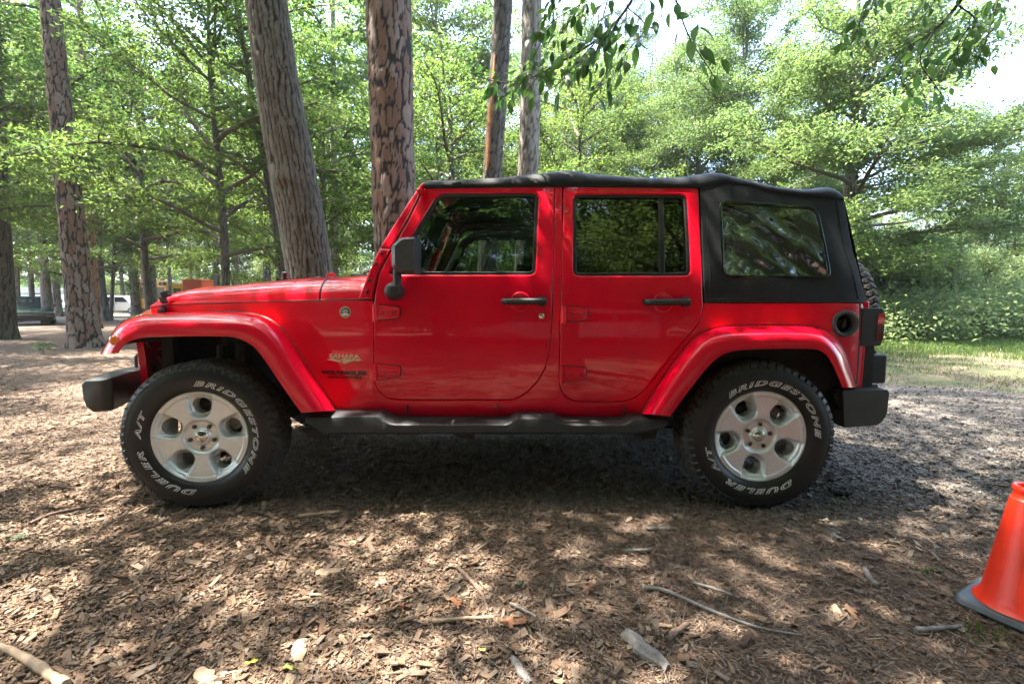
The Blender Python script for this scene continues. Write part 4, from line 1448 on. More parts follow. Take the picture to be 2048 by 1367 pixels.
def trunk_mesh(name, path, radii, mat, kind='pine', n=48, m=160, seed=1, amp=None, flare=0.0, burl=None):
    """a tapering trunk along a path of points with its bark in relief; base of the mesh at path[0]"""
    path = np.array(path, float)
    s = np.concatenate([[0], np.cumsum(np.linalg.norm(np.diff(path, axis=0), axis=1))])
    L = s[-1]
    q = np.linspace(0, L, m)
    C = np.stack([np.interp(q, s, path[:, k]) for k in range(3)], 1)
    ker = np.ones(9) / 9
    if m > 30:
        for k in range(2):
            pad = np.concatenate([2 * C[0, k] - C[4:0:-1, k], C[:, k], 2 * C[-1, k] - C[-2:-6:-1, k]])
            C[:, k] = np.convolve(pad, ker, 'valid')
    rad = np.interp(q, s, radii)
    rad = rad * (1 + flare * np.exp(-q / 0.28))
    th = np.linspace(0, 2 * np.pi, n, endpoint=False)
    T, Q = np.meshgrid(th, q)
    rm = float(np.mean(rad))
    circ = 2 * math.pi * rm
    if kind == 'pine':
        cw, chh, am, lo, hi = 0.100, 0.29, 0.013, 0.07, 0.34
    else:
        cw, chh, am, lo, hi = 0.050, 0.34, 0.018, 0.05, 0.50
    am = am if amp is None else amp
    nu = max(5, int(circ / cw))
    u0 = T / (2 * np.pi)
    ph = seed * 1.7
    if kind == 'pine':
        U = u0 * nu + 0.24 * vnoise(u0 * nu, Q / 0.30, nu, seed, 3) + 0.15 * np.sin(Q * 3 + ph)
        V = Q / chh + 1 + 0.38 * vnoise(u0 * nu * 2, Q / 0.22, nu * 2, seed + 50, 3) + (np.floor(U) % 2) * 0.45
        F, c = worley(U, np.maximum(V, 0), nu, seed)
        plate = smoothstep(lo, hi, F)
        relief = smoothstep(lo * 0.5, lo + 0.13, F)
        fine = vnoise(u0 * nu * 3, Q / 0.10, nu * 3, seed + 90, 3)
        step = np.floor(fine * 2.2) / 2.2
        Rr = rad[:, None] + am * (relief - 0.75) + am * (0.7 * (c - 0.5) + 0.5 * step) * relief
        c = np.clip(c + 0.22 * step, 0, 1)
    else:
        nr = max(6, int(circ / (cw * 1.15)))
        w1 = vnoise(u0 * nr * 0.5, Q / 0.42, max(2, nr // 2), seed, 2) if nr % 2 == 0 else vnoise(u0 * nr, Q / 0.42, nr, seed, 2)
        w2 = vnoise(u0 * nr, Q / 0.13, nr, seed + 31, 2)
        fur = np.abs(np.sin(np.pi * (u0 * nr + 0.62 * w1 + 0.20 * w2)))
        F, c = worley(u0 * nr + 0.5 * w1, np.maximum(Q / 0.16 + 1 + 0.5 * w2 + (np.floor(u0 * nr + 0.5 * w1) % 2) * 0.5, 0), nr, seed)
        plate = smoothstep(0.14, 0.78, fur) * (0.55 + 0.45 * smoothstep(0.02, 0.22, F))
        fine = vnoise(u0 * nr * 3, Q / 0.05, nr * 3, seed + 90, 2)
        Rr = rad[:, None] + am * (plate - 0.7) + am * 0.22 * fine
        c = np.clip(0.5 + 0.5 * w2 + 0.3 * fine, 0, 1)
    Rr = Rr * (1 + 0.03 * np.sin(2 * T + ph + Q * 0.6) + 0.02 * np.sin(3 * T - Q * 0.9))
    if flare:
        Rr = Rr * (1 + flare * 0.45 * np.exp(-Q / 0.22) * np.sin(T * 4 + ph) ** 1)
    if burl:
        for (bz, bt, br, ba) in burl:
            dd = np.hypot((Q - bz), (np.mod(T - bt + np.pi, 2 * np.pi) - np.pi) * rm * 1.1)
            Rr = Rr + ba * np.exp(-(dd / br) ** 2) - ba * 1.1 * np.exp(-(np.hypot((Q - bz + br * 0.55), (np.mod(T - bt + np.pi, 2 * np.pi) - np.pi) * rm) / (br * 0.5)) ** 2)
    X = C[:, 0][:, None] + Rr * np.cos(T)
    Y = C[:, 1][:, None] + Rr * np.sin(T)
    Z = C[:, 2][:, None] + 0 * T
    v = np.stack([X, Y, Z], -1).reshape(-1, 3)
    i = np.arange(m - 1)[:, None]
    k = np.arange(n)[None, :]
    k2 = (k + 1) % n
    f = np.stack([i * n + k + 0 * i, i * n + k2, (i + 1) * n + k2, (i + 1) * n + k], -1).reshape(-1, 4)
    return v, f, plate.ravel(), c.ravel()

def leaf_mat(name, base, trans, amount=0.50, dark=0.42, rough=0.42):
    t = NT(name)
    rn = t.attr('rnd')
    oi = t.n('ShaderNodeObjectInfo')
    k = t.math('ADD', t.math('MULTIPLY', rn, 0.7), t.math('MULTIPLY', oi.outputs['Random'], 0.3))
    lo = tuple(c * dark for c in base)
    hi = (base[0] * 1.35, base[1] * 1.2, base[2] * 1.1)
    col = t.ramp(k, [(0.05, lo), (0.5, base), (0.95, hi)])
    trans = (trans[0] * 0.98, trans[1] * 1.08, trans[2] * 1.25)
    tl = (trans[0] * 0.45, trans[1] * 0.58, trans[2] * 0.7)
    th_ = (trans[0] * 1.3, trans[1] * 1.1, trans[2])
    tc = t.ramp(k, [(0.05, tl), (0.5, trans), (0.95, th_)])
    b = t.bsdf(col, rough, 0)
    b.inputs['Specular IOR Level'].default_value = 0.35
    tr = t.n('ShaderNodeBsdfTranslucent')
    t.l(tc, tr.inputs['Color'])
    mx = t.n('ShaderNodeMixShader')
    mx.inputs[0].default_value = amount
    t.l(b.outputs[0], mx.inputs[1])
    t.l(tr.outputs[0], mx.inputs[2])
    return t.done(mx)

LMAP = leaf_mat('maple_leaf', (0.064, 0.106, 0.025), (0.215, 0.305, 0.055))
LOAK = leaf_mat('oak_leaf', (0.048, 0.092, 0.022), (0.140, 0.250, 0.045))
LYEL = leaf_mat('light_green_leaf', (0.078, 0.120, 0.036), (0.225, 0.315, 0.080))
LNEE = leaf_mat('pine_needle_leaf', (0.040, 0.075, 0.030), (0.090, 0.150, 0.050), 0.3)
LBUS = leaf_mat('bush_leaf', (0.115, 0.160, 0.060), (0.340, 0.420, 0.140))

def leaf_quads(rs, C, N, D, size, width=0.52, fold=0.16):
    """leaf shaped folded quads; C centres, N normals, D directions"""
    n = len(C)
    N = N / np.linalg.norm(N, axis=1, keepdims=True)
    D = D - N * (D * N).sum(1, keepdims=True)
    D = D / (np.linalg.norm(D, axis=1, keepdims=True) + 1e-9)
    W = np.cross(N, D)
    L = (size * rs.uniform(0.65, 1.25, n))[:, None]
    w = L * width * rs.uniform(0.8, 1.2, n)[:, None] * 0.5
    a = C - D * L * 0.5
    b = C + W * w - D * L * 0.06 + N * L * fold
    c = C + D * L * 0.5 - N * L * 0.08
    d = C - W * w - D * L * 0.06 + N * L * fold
    return np.stack([a, b, c, d], 1).reshape(-1, 3), np.repeat(rs.uniform(0, 1, n), 4)

def skeleton(rs, H, z0, spread, nl, shape, rise=(8, 32), lean=(0, 0)):
    limbs, anchors = [], []
    for i in range(nl):
        t = (i + 0.5) / nl
        z = z0 + (H * 0.96 - z0) * t ** 0.92
        az = i * 2.399 + rs.uniform(-0.5, 0.5)
        ln = spread * shape(t) * rs.uniform(0.7, 1.15)
        el = R(rs.uniform(*rise) + 26 * t)
        p = np.array([lean[0] * z, lean[1] * z, z])
        d = np.array([math.cos(az) * math.cos(el), math.sin(az) * math.cos(el), math.sin(el)])
        pts = [p]
        k = 8
        for j in range(k):
            d = d + rs.normal(0, 0.11, 3) + np.array([0, 0, -0.035])
            d = d / np.linalg.norm(d)
            p = p + d * ln / k
            pts.append(p)
        r0 = 0.010 + 0.014 * ln
        limbs.append((np.array(pts), r0, 1))
        s = 0.18
        side = 1
        while s < 1.0:
            f = s * k
            j = min(k - 1, int(f))
            b = pts[j] + (pts[j + 1] - pts[j]) * (f - j)
            dd = pts[j + 1] - pts[j]
            dd = dd / np.linalg.norm(dd)
            a = side * R(rs.uniform(30, 70))
            e = np.array([dd[0] * math.cos(a) - dd[1] * math.sin(a), dd[0] * math.sin(a) + dd[1] * math.cos(a), dd[2] * 0.4 + rs.uniform(-0.12, 0.22)])
            e = e / np.linalg.norm(e)
            sl_ = ln * (0.42 - 0.26 * s) * rs.uniform(0.6, 1.3) + 0.25
            sp_ = [b]
            for q in range(5):
                e = e + rs.normal(0, 0.12, 3) + np.array([0, 0, -0.03])
                e = e / np.linalg.norm(e)
                sp_.append(sp_[-1] + e * sl_ / 5)
            sp_ = np.array(sp_)
            limbs.append((sp_, r0 * 0.42 * (1 - 0.5 * s), 2))
            na = max(3, int(sl_ / 0.11))
            u = np.linspace(0.2, 1.08, na)
            st = np.linspace(0, 1, 6)
            anchors.append(np.stack([np.interp(u, st, sp_[:, c]) for c in range(3)], 1))
            s += rs.uniform(0.30, 0.5) / max(1.0, ln) * 0.9
            side = -side
        u = np.linspace(0.6, 1.03, max(3, int(ln * 4)))
        st = np.linspace(0, 1, k + 1)
        P_ = np.array(pts)
        anchors.append(np.stack([np.interp(u, st, P_[:, c]) for c in range(3)], 1))
    return limbs, np.concatenate(anchors)

def crown_arrays(rs, anchors, per, size, sx=0.15, sz=0.055, tilt=0.5, droop=0.15, width=0.52):
    n = len(anchors) * per
    C = np.repeat(anchors, per, 0) + rs.normal(0, 1, (n, 3)) * np.array([sx, sx, sz])
    N = rs.normal(0, tilt, (n, 3)) + np.array([0, 0, 1.0])
    D = rs.normal(0, 1, (n, 3)) + np.array([0, 0, -droop * 3])
    return leaf_quads(rs, C, N, D, size, width)

def needle_arrays(rs, anchors, per, size):
    n = len(anchors) * per
    C0 = np.repeat(anchors, per, 0)
    D = rs.normal(0, 1, (n, 3))
    D = D / np.linalg.norm(D, axis=1, keepdims=True) + np.array([0, 0, 0.25])
    C = C0 + D * size * 0.5 + rs.normal(0, 0.05, (n, 3))
    N = rs.normal(0, 1, (n, 3))
    return leaf_quads(rs, C, N, D, size, 0.055, 0.0)

def leaves_mesh(name, v, rnd, mat):
    nf = len(v) // 4
    return mesh_np(name, v, np.arange(nf * 4), np.full(nf, 4), [mat], False, None, {'rnd': rnd})

def wood_mesh(name, parts, mat):
    """joins trunk arrays and limb tubes into one mesh with the bark attributes"""
    V, Fl, Lt, Pl, Rn = [], [], [], [], []
    o = 0
    for v, f, pl, rn in parts:
        V.append(v)
        Fl.append((np.asarray(f) + o).ravel())
        Lt.append(np.full(len(f), np.asarray(f).shape[1]))
        Pl.append(pl)
        Rn.append(rn)
        o += len(v)
    return mesh_np(name, np.concatenate(V), np.concatenate(Fl), np.concatenate(Lt), [mat], True, None, {'plate': np.concatenate(Pl), 'rnd': np.concatenate(Rn)})

def tube_arrays(pts, r0, r1, n=5):
    pts = np.asarray(pts, float)
    m = len(pts)
    d = np.gradient(pts, axis=0)
    d /= np.linalg.norm(d, axis=1, keepdims=True) + 1e-9
    up = np.where(np.abs(d[:, 2:3]) > 0.9, np.array([[1.0, 0, 0]]), np.array([[0, 0, 1.0]]))
    a = np.cross(d, up)
    a /= np.linalg.norm(a, axis=1, keepdims=True) + 1e-9
    b = np.cross(d, a)
    r = np.linspace(r0, r1, m)[:, None, None]
    th = np.linspace(0, 2 * np.pi, n, endpoint=False)
    v = pts[:, None, :] + r * (np.cos(th)[None, :, None] * a[:, None, :] + np.sin(th)[None, :, None] * b[:, None, :])
    i = np.arange(m - 1)[:, None]
    k = np.arange(n)[None, :]
    k2 = (k + 1) % n
    f = np.stack([i * n + k + 0 * i, i * n + k2, (i + 1) * n + k2, (i + 1) * n + k], -1).reshape(-1, 4)
    return v.reshape(-1, 3), f, np.full(m * n, 0.7), np.full(m * n, 0.4)

def limb_parts(limbs, minr=0.0):
    out = []
    for pts, r0, lv in limbs:
        if r0 < minr:
            continue
        out.append(tube_arrays(pts, r0, r0 * 0.25, 6 if lv == 1 else 3))
    return out

ROUND = lambda t: 0.55 + 0.75 * math.sin(math.pi * min(1, t * 0.9 + 0.12)) - 0.45 * t
BROAD = lambda t: 0.9 * math.sqrt(max(0.02, 1 - (t * 0.95) ** 2)) + 0.1
PINEF = lambda t: 0.35 + 0.65 * math.sin(math.pi * (0.15 + 0.8 * t))

PROTO = {}
def proto(key, seed, H, z0, spread, nl, shape, per, size, leaf, bark, rise=(8, 32), tr=0.16, needles=False, lean=(0.0, 0.0), kind='oak', sx=0.17, sz=0.09, tilt=0.8, minr=0.0):
    rs = np.random.RandomState(seed)
    limbs, an = skeleton(rs, H, z0, spread, nl, shape, rise, lean)
    path = [(lean[0] * z + 0.06 * math.sin(z * 0.7 + seed), lean[1] * z + 0.05 * math.sin(z * 0.9 + 2 * seed), z) for z in np.linspace(-0.1, H, 14)]
    rad = list(np.linspace(tr, tr * 0.12, 14))
    tk = trunk_mesh('trunk', path, rad, bark, kind, 20, 90, seed, amp=0.012, flare=0.35)
    wood = wood_mesh('trunk', [tk] + limb_parts(limbs, minr), bark)
    if needles:
        v, r_ = needle_arrays(rs, an, per, size)
    else:
        v, r_ = crown_arrays(rs, an, per, size, sx, sz, tilt)
    PROTO[key] = (wood, leaves_mesh('crown', v, r_, leaf))
    return len(r_) // 4

n_l = 0
n_l += proto('maple1', 11, 8.5, 1.5, 3.4, 26, ROUND, 10, 0.115, LMAP, DARKB, tr=0.11)
n_l += proto('maple2', 12, 10.0, 2.2, 3.8, 26, ROUND, 10, 0.115, LMAP, DARKB, tr=0.13)
n_l += proto('maple3', 13, 7.0, 1.2, 3.0, 22, ROUND, 10, 0.105, LYEL, DARKB, tr=0.09)
n_l += proto('tall1', 21, 21, 5.0, 5.2, 40, BROAD, 8, 0.19, LOAK, DARKB, tr=0.26, sx=0.26, sz=0.16, minr=0.012)
n_l += proto('tall2', 22, 24, 7.0, 5.6, 40, BROAD, 8, 0.20, LMAP, OAK, tr=0.28, sx=0.26, sz=0.16, minr=0.012)
n_l += proto('tall3', 23, 19, 3.0, 5.0, 40, BROAD, 8, 0.18, LYEL, PALEB, tr=0.22, sx=0.26, sz=0.16, minr=0.012)
n_l += proto('elm', 31, 15.5, 1.7, 5.2, 54, BROAD, 18, 0.115, LYEL, PALEB, tr=0.20, rise=(5, 40), sx=0.20, sz=0.13, tilt=0.9)
n_l += proto('pine1', 41, 25, 13.0, 3.6, 30, PINEF, 12, 0.30, LNEE, PINE, tr=0.24, needles=True, kind='pine', rise=(0, 25))
n_l += proto('bush1', 51, 2.6, 0.03, 1.5, 34, BROAD, 12, 0.080, LBUS, DARKB, rise=(5, 70), tr=0.03, sx=0.12, sz=0.10, tilt=0.9)
n_l += proto('bush2', 52, 3.6, 0.03, 1.8, 38, BROAD, 12, 0.085, LBUS, DARKB, rise=(5, 70), tr=0.04, sx=0.13, sz=0.10, tilt=0.9)
n_l += proto('shade1', 61, 10.5, 5.6, 4.3, 13, BROAD, 11, 0.13, LOAK, DARKB, tr=0.17, lean=(-0.15, 0.42), sx=0.20, sz=0.12)  # unseen leaning tree, its crown shaped so the shade falls over the clearing
n_l += proto('shade2', 62, 9.5, 5.4, 3.2, 8, BROAD, 7, 0.13, LOAK, DARKB, tr=0.15, lean=(-0.02, 0.50), sx=0.16, sz=0.10)  # thinner unseen leaning tree, added for patchy shade on the left
print('unique leaves', n_l)

def plant(key, name, x, y, rz, sc, label, cat='tree', group=None, leaf=None, crown=True, trunk=True, sz=None):
    r = thing(name, label, cat, (x, y, 0), rz, group)
    r.scale = (sc, sc, sz or sc)
    w, c = PROTO[key]
    if trunk:
        link('trunk', w, r)
    if crown:
        o = link('crown', c, r)
    return r

# ------------------------------------------------------------------ the trunks one sees in the photograph
def px_path(pts, Y):
    """pixels down to up -> points at depth Y; the lowest is brought to the ground"""
    out = []
    for px, py, w in pts:
        x, z = P(px, py, Y)
        dep = Y * math.cos(PITCH) - (z - CAM_H) * math.sin(PITCH)
        out.append((x, z, w * dep / FPX / 2 * math.cos(math.atan((px - 1024) / FPX))))
    return out

def hero(name, label, pts, Y, mat, kind, top, seed, n=96, m=420, burl=None, flare=0.3, limbs=None, crown=None, group=None):
    pp = px_path(pts, Y)
    x0, z0, r0 = pp[0]
    dx, dz = pp[1][0] - x0, pp[1][1] - z0
    if z0 > 0.02:                       # run the trunk down into the ground
        pp = [(x0 - dx / dz * (z0 + 0.06), -0.06, r0 * 1.04)] + pp
    xl, zl, rl = pp[-1]
    dx, dz = xl - pp[-2][0], zl - pp[-2][1]
    pp.append((xl + dx / dz * (top - zl) * 0.8, top, max(0.03, rl * 0.45)))
    bx = pp[0][0]
    r = thing(name, label, 'tree', (bx, Y, 0), 0, group)
    tk = trunk_mesh('trunk', [(a - bx, 0, b) for a, b, c in pp], [c for a, b, c in pp], mat, kind, n, m, seed, burl=burl, flare=flare)
    parts = [tk]
    for l_ in (limbs or []):
        q = [(np.array([P(a, b, Y + dy)[0] - bx, dy, P(a, b, Y + dy)[1]])) for a, b, dy in l_[0]]
        q = np.array(smooth_line(q, 14))
        parts.append(tube_arrays(q, l_[1], l_[2], 8))
    if crown:
        key, zc, sc = crown
        rs = np.random.RandomState(seed + 100)
    me = wood_mesh('trunk', parts, mat)
    link('trunk', me, r)
    return r, (pp[-1][0] - bx, top)

def crown_on(r, off, H, z0, spread, nl, per, size, leaf, seed, needles=False, shape=BROAD, mat=None, minr=0.0, sx=0.2, sz=0.1, rise=(8, 32)):
    """limbs and foliage for a hero trunk (they stand above the picture and throw its dappled shade)"""
    rs = np.random.RandomState(seed)
    limbs, an = skeleton(rs, H, z0, spread, nl, shape, rise, (off[0] / off[1], 0))
    if needles:
        v, q = needle_arrays(rs, an, per, size)
    else:
        v, q = crown_arrays(rs, an, per, size, sx, sz)
    wd = wood_mesh('limbs', limb_parts(limbs, minr), mat or OAK)
    link('limbs', wd, r)
    link('crown', leaves_mesh('crown', v, q, leaf), r)

r, o = hero('oak_tree', 'big leaning oak trunk with rough grey bark and a knot behind the hood', [(621, 549, 92), (604, 440, 93), (577, 290, 92), (552, 150, 88), (532, 0, 86)], 7.4, OAK, 'oak', 15, 3, burl=[(3.05, -1.75, 0.16, 0.05)])
crown_on(r, o, 15, 6.6, 4.6, 24, 6, 0.14, LOAK, 301)
r, o = hero('pine_tree', 'thick straight pine trunk with large reddish bark plates behind the windshield', [(792, 470, 88), (786, 300, 90), (780, 100, 92), (776, 0, 92)], 7.0, PINE, 'pine', 22, 5)
crown_on(r, o, 22, 12, 3.4, 22, 14, 0.28, LNEE, 302, True, PINEF, PINE)
r, o = hero('pine_tree', 'tall pine trunk leaning left with its base on the wood chips beyond the front bumper', [(171, 694, 66), (155, 560, 58), (140, 400, 55), (122, 230, 52), (105, 60, 47), (100, 0, 46)], 11.6, PINE, 'pine', 23, 7)
crown_on(r, o, 23, 13, 3.4, 22, 14, 0.28, LNEE, 303, True, PINEF, PINE)
r, o = hero('pine_tree', 'slim dark trunk with an orange strip of bare wood above the roof', [(985, 350, 38), (994, 200, 38), (1003, 60, 36), (1007, 0, 36)], 10.5, DARKB, 'pine', 18, 9, n=56, m=260)
crown_on(r, o, 18, 9.5, 3.6, 20, 6, 0.16, LOAK, 304)
# the strip of bare orange wood on that trunk
SCAR = plain('bare_orange_wood', (0.42, 0.19, 0.075), 0.8, var=0.35, nscale=12, bump=0.5, bscale=40)
sc_ = MB()
rows = []
for px, py, w in ((974, 345, 5), (978, 300, 10), (981, 240, 11), (985, 200, 9), (988, 160, 7), (990, 120, 3)):
    x, z = P(px, py, 10.5)
    hwid = w * 10.5 / FPX / 2
    rows.append([(x - hwid, 10.5 - 0.165 - 0.010, z), (x, 10.5 - 0.205, z), (x + hwid, 10.5 - 0.205, z)])
sc_.grid(rows).build('bare_wood_scar', SCAR, r)
r, o = hero('pine_tree', 'straight pine trunk with pale flaking bark, right of the trunk with the orange strip', [(1056, 345, 42), (1060, 200, 42), (1063, 60, 40), (1064, 0, 40)], 11.2, PALEB, 'pine', 22, 12, n=56, m=260)
crown_on(r, o, 22, 11, 3.2, 20, 12, 0.28, LNEE, 305, True, PINEF, PINE)
r, o = hero('oak_tree', 'mossy dark trunk cut by the left edge of the photo', [(4, 676, 62), (3, 560, 54), (-2, 420, 48), (-6, 300, 44)], 14.2, DARKB, 'oak', 16, 15, n=56, m=260)
crown_on(r, o, 16, 6.0, 4.2, 22, 6, 0.16, LOAK, 306)
r, o = hero('slender_tree', 'forked brown trunk with a long low branch beside the dark parked car', [(98, 648, 28), (90, 560, 22), (83, 470, 18), (80, 380, 17)], 24, DARKB, 'oak', 15, 17, n=32, m=120, limbs=[([(87, 556, 0), (66, 540, -0.3), (40, 524, -0.5), (10, 512, -0.8)], 0.13, 0.05), ([(84, 500, 0), (76, 440, 0.4), (70, 380, 0.6)], 0.12, 0.06)])
crown_on(r, o, 15, 6.5, 4.0, 20, 5, 0.2, LMAP, 307)
r, o = hero('pine_tree', 'reddish pine trunk just behind the big left pine', [(192, 654, 24), (186, 560, 22), (180, 420, 19), (176, 330, 18)], 20.5, REDB, 'pine', 22, 19, n=32, m=140)
crown_on(r, o, 22, 12, 3.2, 18, 9, 0.34, LNEE, 308, True, PINEF, PINE)
for px, py, w, Y, ptop, mt, lb, kd in ((274, 632, 23, 38, (262, 500), DARKB, 'dark trunk between the white van and the yellow bus', 'dark_tree'), (304, 618, 26, 33, (296, 470), DARKB, 'broad dark trunk in front of the yellow bus', 'dark_tree'),
                                   (342, 600, 9, 31, (336, 500), PALEB, 'thin pale trunk by the hood latch', 'slender_tree'), (286, 600, 9, 52, (283, 500), REDB, 'far orange pine trunk left of the yellow bus roof', 'pine_tree'),
                                   (383, 580, 7, 45, (379, 500), REDB, 'thin reddish trunk at the edge of the orange container', 'pine_tree'), (434, 566, 13, 30, (428, 470), DARKB, 'dark crooked trunk over the hood, right of the orange container', 'dark_tree'),
                                   (32, 620, 21, 27, (28, 500), PALEB, 'pale trunk behind the mossy left edge trunk', 'pale_tree'), (66, 625, 13, 30, (58, 500), DARKB, 'thin trunk in front of the white camper', 'dark_tree'),
                                   (222, 628, 9, 30, (228, 520), DARKB, 'thin bent sapling in front of the white van', 'sapling'), (668, 500, 18, 19, (668, 400), PALEB, 'pale mottled trunk right behind the leaning oak', 'pale_tree')):
    r, o = hero(kd, lb, [(px, py, w), ((px + ptop[0]) / 2, (py + ptop[1]) / 2, w * 0.92), (ptop[0], ptop[1], w * 0.85)], Y, mt, 'pine' if mt is REDB else 'oak', 17, int(px) % 37, n=24, m=90)
    if kd != 'sapling':
        crown_on(r, o, 17, 6.5 if kd != 'pine_tree' else 10, 3.6, 18, 5, 0.24, LOAK if kd != 'slender_tree' else LMAP, 400 + px, minr=0.012)
    else:
        crown_on(r, o, 7, 2.2, 2.2, 16, 6, 0.14, LYEL, 400 + px)
r, o = hero('slender_tree', 'dark slanting trunk in the foliage just left of the leaning oak', [(565, 540, 17), (548, 420, 16), (528, 320, 14), (510, 230, 12)], 13, DARKB, 'oak', 12, 27, n=32, m=120, limbs=[([(548, 440, 0), (530, 400, -0.2), (505, 380, -0.4)], 0.05, 0.02), ([(560, 500, 0), (545, 470, -0.2), (528, 455, -0.3)], 0.04, 0.02)])
crown_on(r, o, 11, 3.4, 3.2, 24, 7, 0.12, LMAP, 309)

# ------------------------------------------------------------------ the tree at the right and the woodland around
def at(px, Y):
    return (px - 1024) / FPX * Y * 1.0

elm, o = hero('elm_tree', 'slender grey tree with spreading limbs and light leaves behind the rear soft top', [(1690, 640, 27), (1694, 470, 25), (1700, 350, 22), (1710, 230, 17), (1713, 100, 12), (1716, 20, 9)], 15.5, OAK, 'oak', 13.5, 61, n=40, m=200,
              limbs=[([(1706, 285, 0), (1740, 262, 0.3), (1790, 240, 0.4), (1850, 225, 0.5)], 0.075, 0.025), ([(1704, 280, 0), (1690, 270, -0.3), (1660, 262, -0.6)], 0.06, 0.02),
                     ([(1697, 470, 0), (1740, 452, 0.6), (1800, 446, 1.0), (1850, 436, 1.4)], 0.07, 0.02), ([(1706, 290, 0), (1722, 262, 0.6), (1745, 245, 1.2)], 0.06, 0.02), ([(1700, 380, 0), (1760, 368, -0.8), (1810, 352, -1.4)], 0.05, 0.015)])
crown_on(elm, (0.20, 11), 11.2, 1.9, 4.5, 56, 20, 0.112, LYEL, 310, sx=0.20, sz=0.13, mat=OAK, rise=(-4, 26))

near = [  # key, px, depth, turn, scale, label
    ('maple2', 452, 12.6, 0.3, 1.0, 'leafy understory tree filling the gap between the leaning oak and the left pine'),
    ('maple2', 300, 18.5, 1.9, 1.2, 'layered leafy tree with bright sprays, right of the left pine'),
    ('maple2', -190, 12.0, 4.1, 1.1, 'broad dark leafed tree whose sprays reach into the upper left corner'),
    ('maple2', 190, 27.0, 0.9, 1.3, 'layered tree over the white van'),
    ('maple2', 655, 17.0, 2.4, 1.05, 'leafy tree seen between the leaning oak and the thick pine'),
    ('maple1', 905, 16.0, 5.2, 1.1, 'leafy tree between the thick pine and the trunk with the orange strip'),
    ('maple2', 405, 42.0, 3.0, 1.5, 'leafy tree beyond the orange container'),
    ('maple2', 1155, 18.0, 1.2, 1.05, 'leafy tree right of the pale flaking pine'),
    ('maple1', 560, 22.0, 3.7, 1.2, 'leafy tree low behind the leaning oak and hood'),
    ('maple2', 790, 23.0, 1.0, 1.2, 'leafy tree hidden behind the thick pine'),
    ('maple3', 1010, 24.0, 2.0, 1.3, 'yellow-green tree between the slim trunks above the roof'),
    ('maple1', 165, 31.0, 2.8, 1.4, 'layered tree behind the left pine'),
    ('maple2', -60, 17.0, 0.8, 1.15, 'leafy tree past the left edge trunk'),
    ('elm', 1590, 31.0, 5.1, 0.9, 'pale tree low behind the soft top window'),
    ('elm', 1470, 21.0, 2.2, 0.95, 'light green tree behind the rear half of the soft top'),
    ('elm', 1960, 20.0, 4.4, 0.60, 'light green tree near the right edge of the photo'),
    ('elm', 1180, 24.0, 1.6, 0.85, 'light green tree whose sprays show over the front of the roof'),
    ('elm', 1385, 25.0, 3.4, 0.9, 'light green tree over the rear door roof edge'),
    ('tall3', 1600, 40.0, 0.3, 0.85, 'bushy tree in the second row behind the soft top window'),
    ('elm', 1290, 29.0, 0.7, 1.0, 'pale green tree seen above the middle of the roof'),
    ('tall3', 1840, 34.0, 3.3, 0.72, 'bushy tree in the second row beyond the stump'),
    ('tall2', 880, 27.0, 4.4, 0.9, 'tall tree whose leaves fill the gap right of the thick pine'),
    ('tall1', 210, 29.0, 0.9, 0.95, 'tall tree whose leaves fill the sky right of the left pine'),
    ('tall3', 1120, 31.0, 2.2, 1.05, 'tall tree filling the gap right of the two slim trunks'),
    ('tall1', 540, 31.0, 0.4, 1.0, 'tall dense tree behind the leaning oak'),
    ('tall2', 120, 39.0, 1.4, 1.0, 'tall tree behind the white camper'),
    ('tall1', 250, 58.0, 2.4, 1.0, 'tall tree behind the white passenger van'),
    ('tall2', 420, 62.0, 4.0, 1.0, 'tall tree behind the yellow bus'),
    ('tall2', 760, 34.0, 5.0, 0.95, 'tall tree behind the thick pine'),
    ('tall1', 985, 38.0, 3.8, 1.0, 'tall tree behind the two slim trunks above the roof'),
    ('pine1', 1240, 33.0, 0.5, 0.9, 'tall pine with needle tufts against the sky above the roof'),
    ('pine1', 330, 48.0, 2.0, 1.0, 'far pine rising behind the layered leafy tree'),
]
for key, px, Y, rz, sc, lb in near:
    plant(key, 'leafy_tree' if key != 'pine1' else 'pine_tree', at(px, Y), Y, rz, sc, lb)
# more trees of the far edge of the wood, which nothing tells apart
rs = random.Random(5)
for i, (px, Y) in enumerate([(-120, 30), (-60, 46), (20, 55), (180, 66), (560, 50), (640, 44), (700, 60), (860, 52), (1080, 48), (1130, 62), (480, 42), (330, 72), (-260, 38), (-420, 30)]):
    key = ('tall1', 'tall2', 'tall3', 'tall2')[i % 4]
    plant(key, 'leafy_tree', at(px, Y), Y, rs.uniform(0, 6.2), rs.uniform(0.85, 1.1), 'tall leafy tree at the far edge of the wood', group='trees at the far edge of the wood')
for i, (px, Y) in enumerate([(1400, 52), (1560, 46), (1700, 50), (1860, 56), (2030, 48), (2180, 40), (2350, 30), (1250, 60)]):
    plant('tall3' if i % 2 else 'elm', 'leafy_tree', at(px, Y), Y, rs.uniform(0, 6.2), rs.uniform(0.55, 0.72) * (0.72 if px > 1800 else 1.0), 'light green tree beyond the grass on the far bank', group='trees on the far bank')
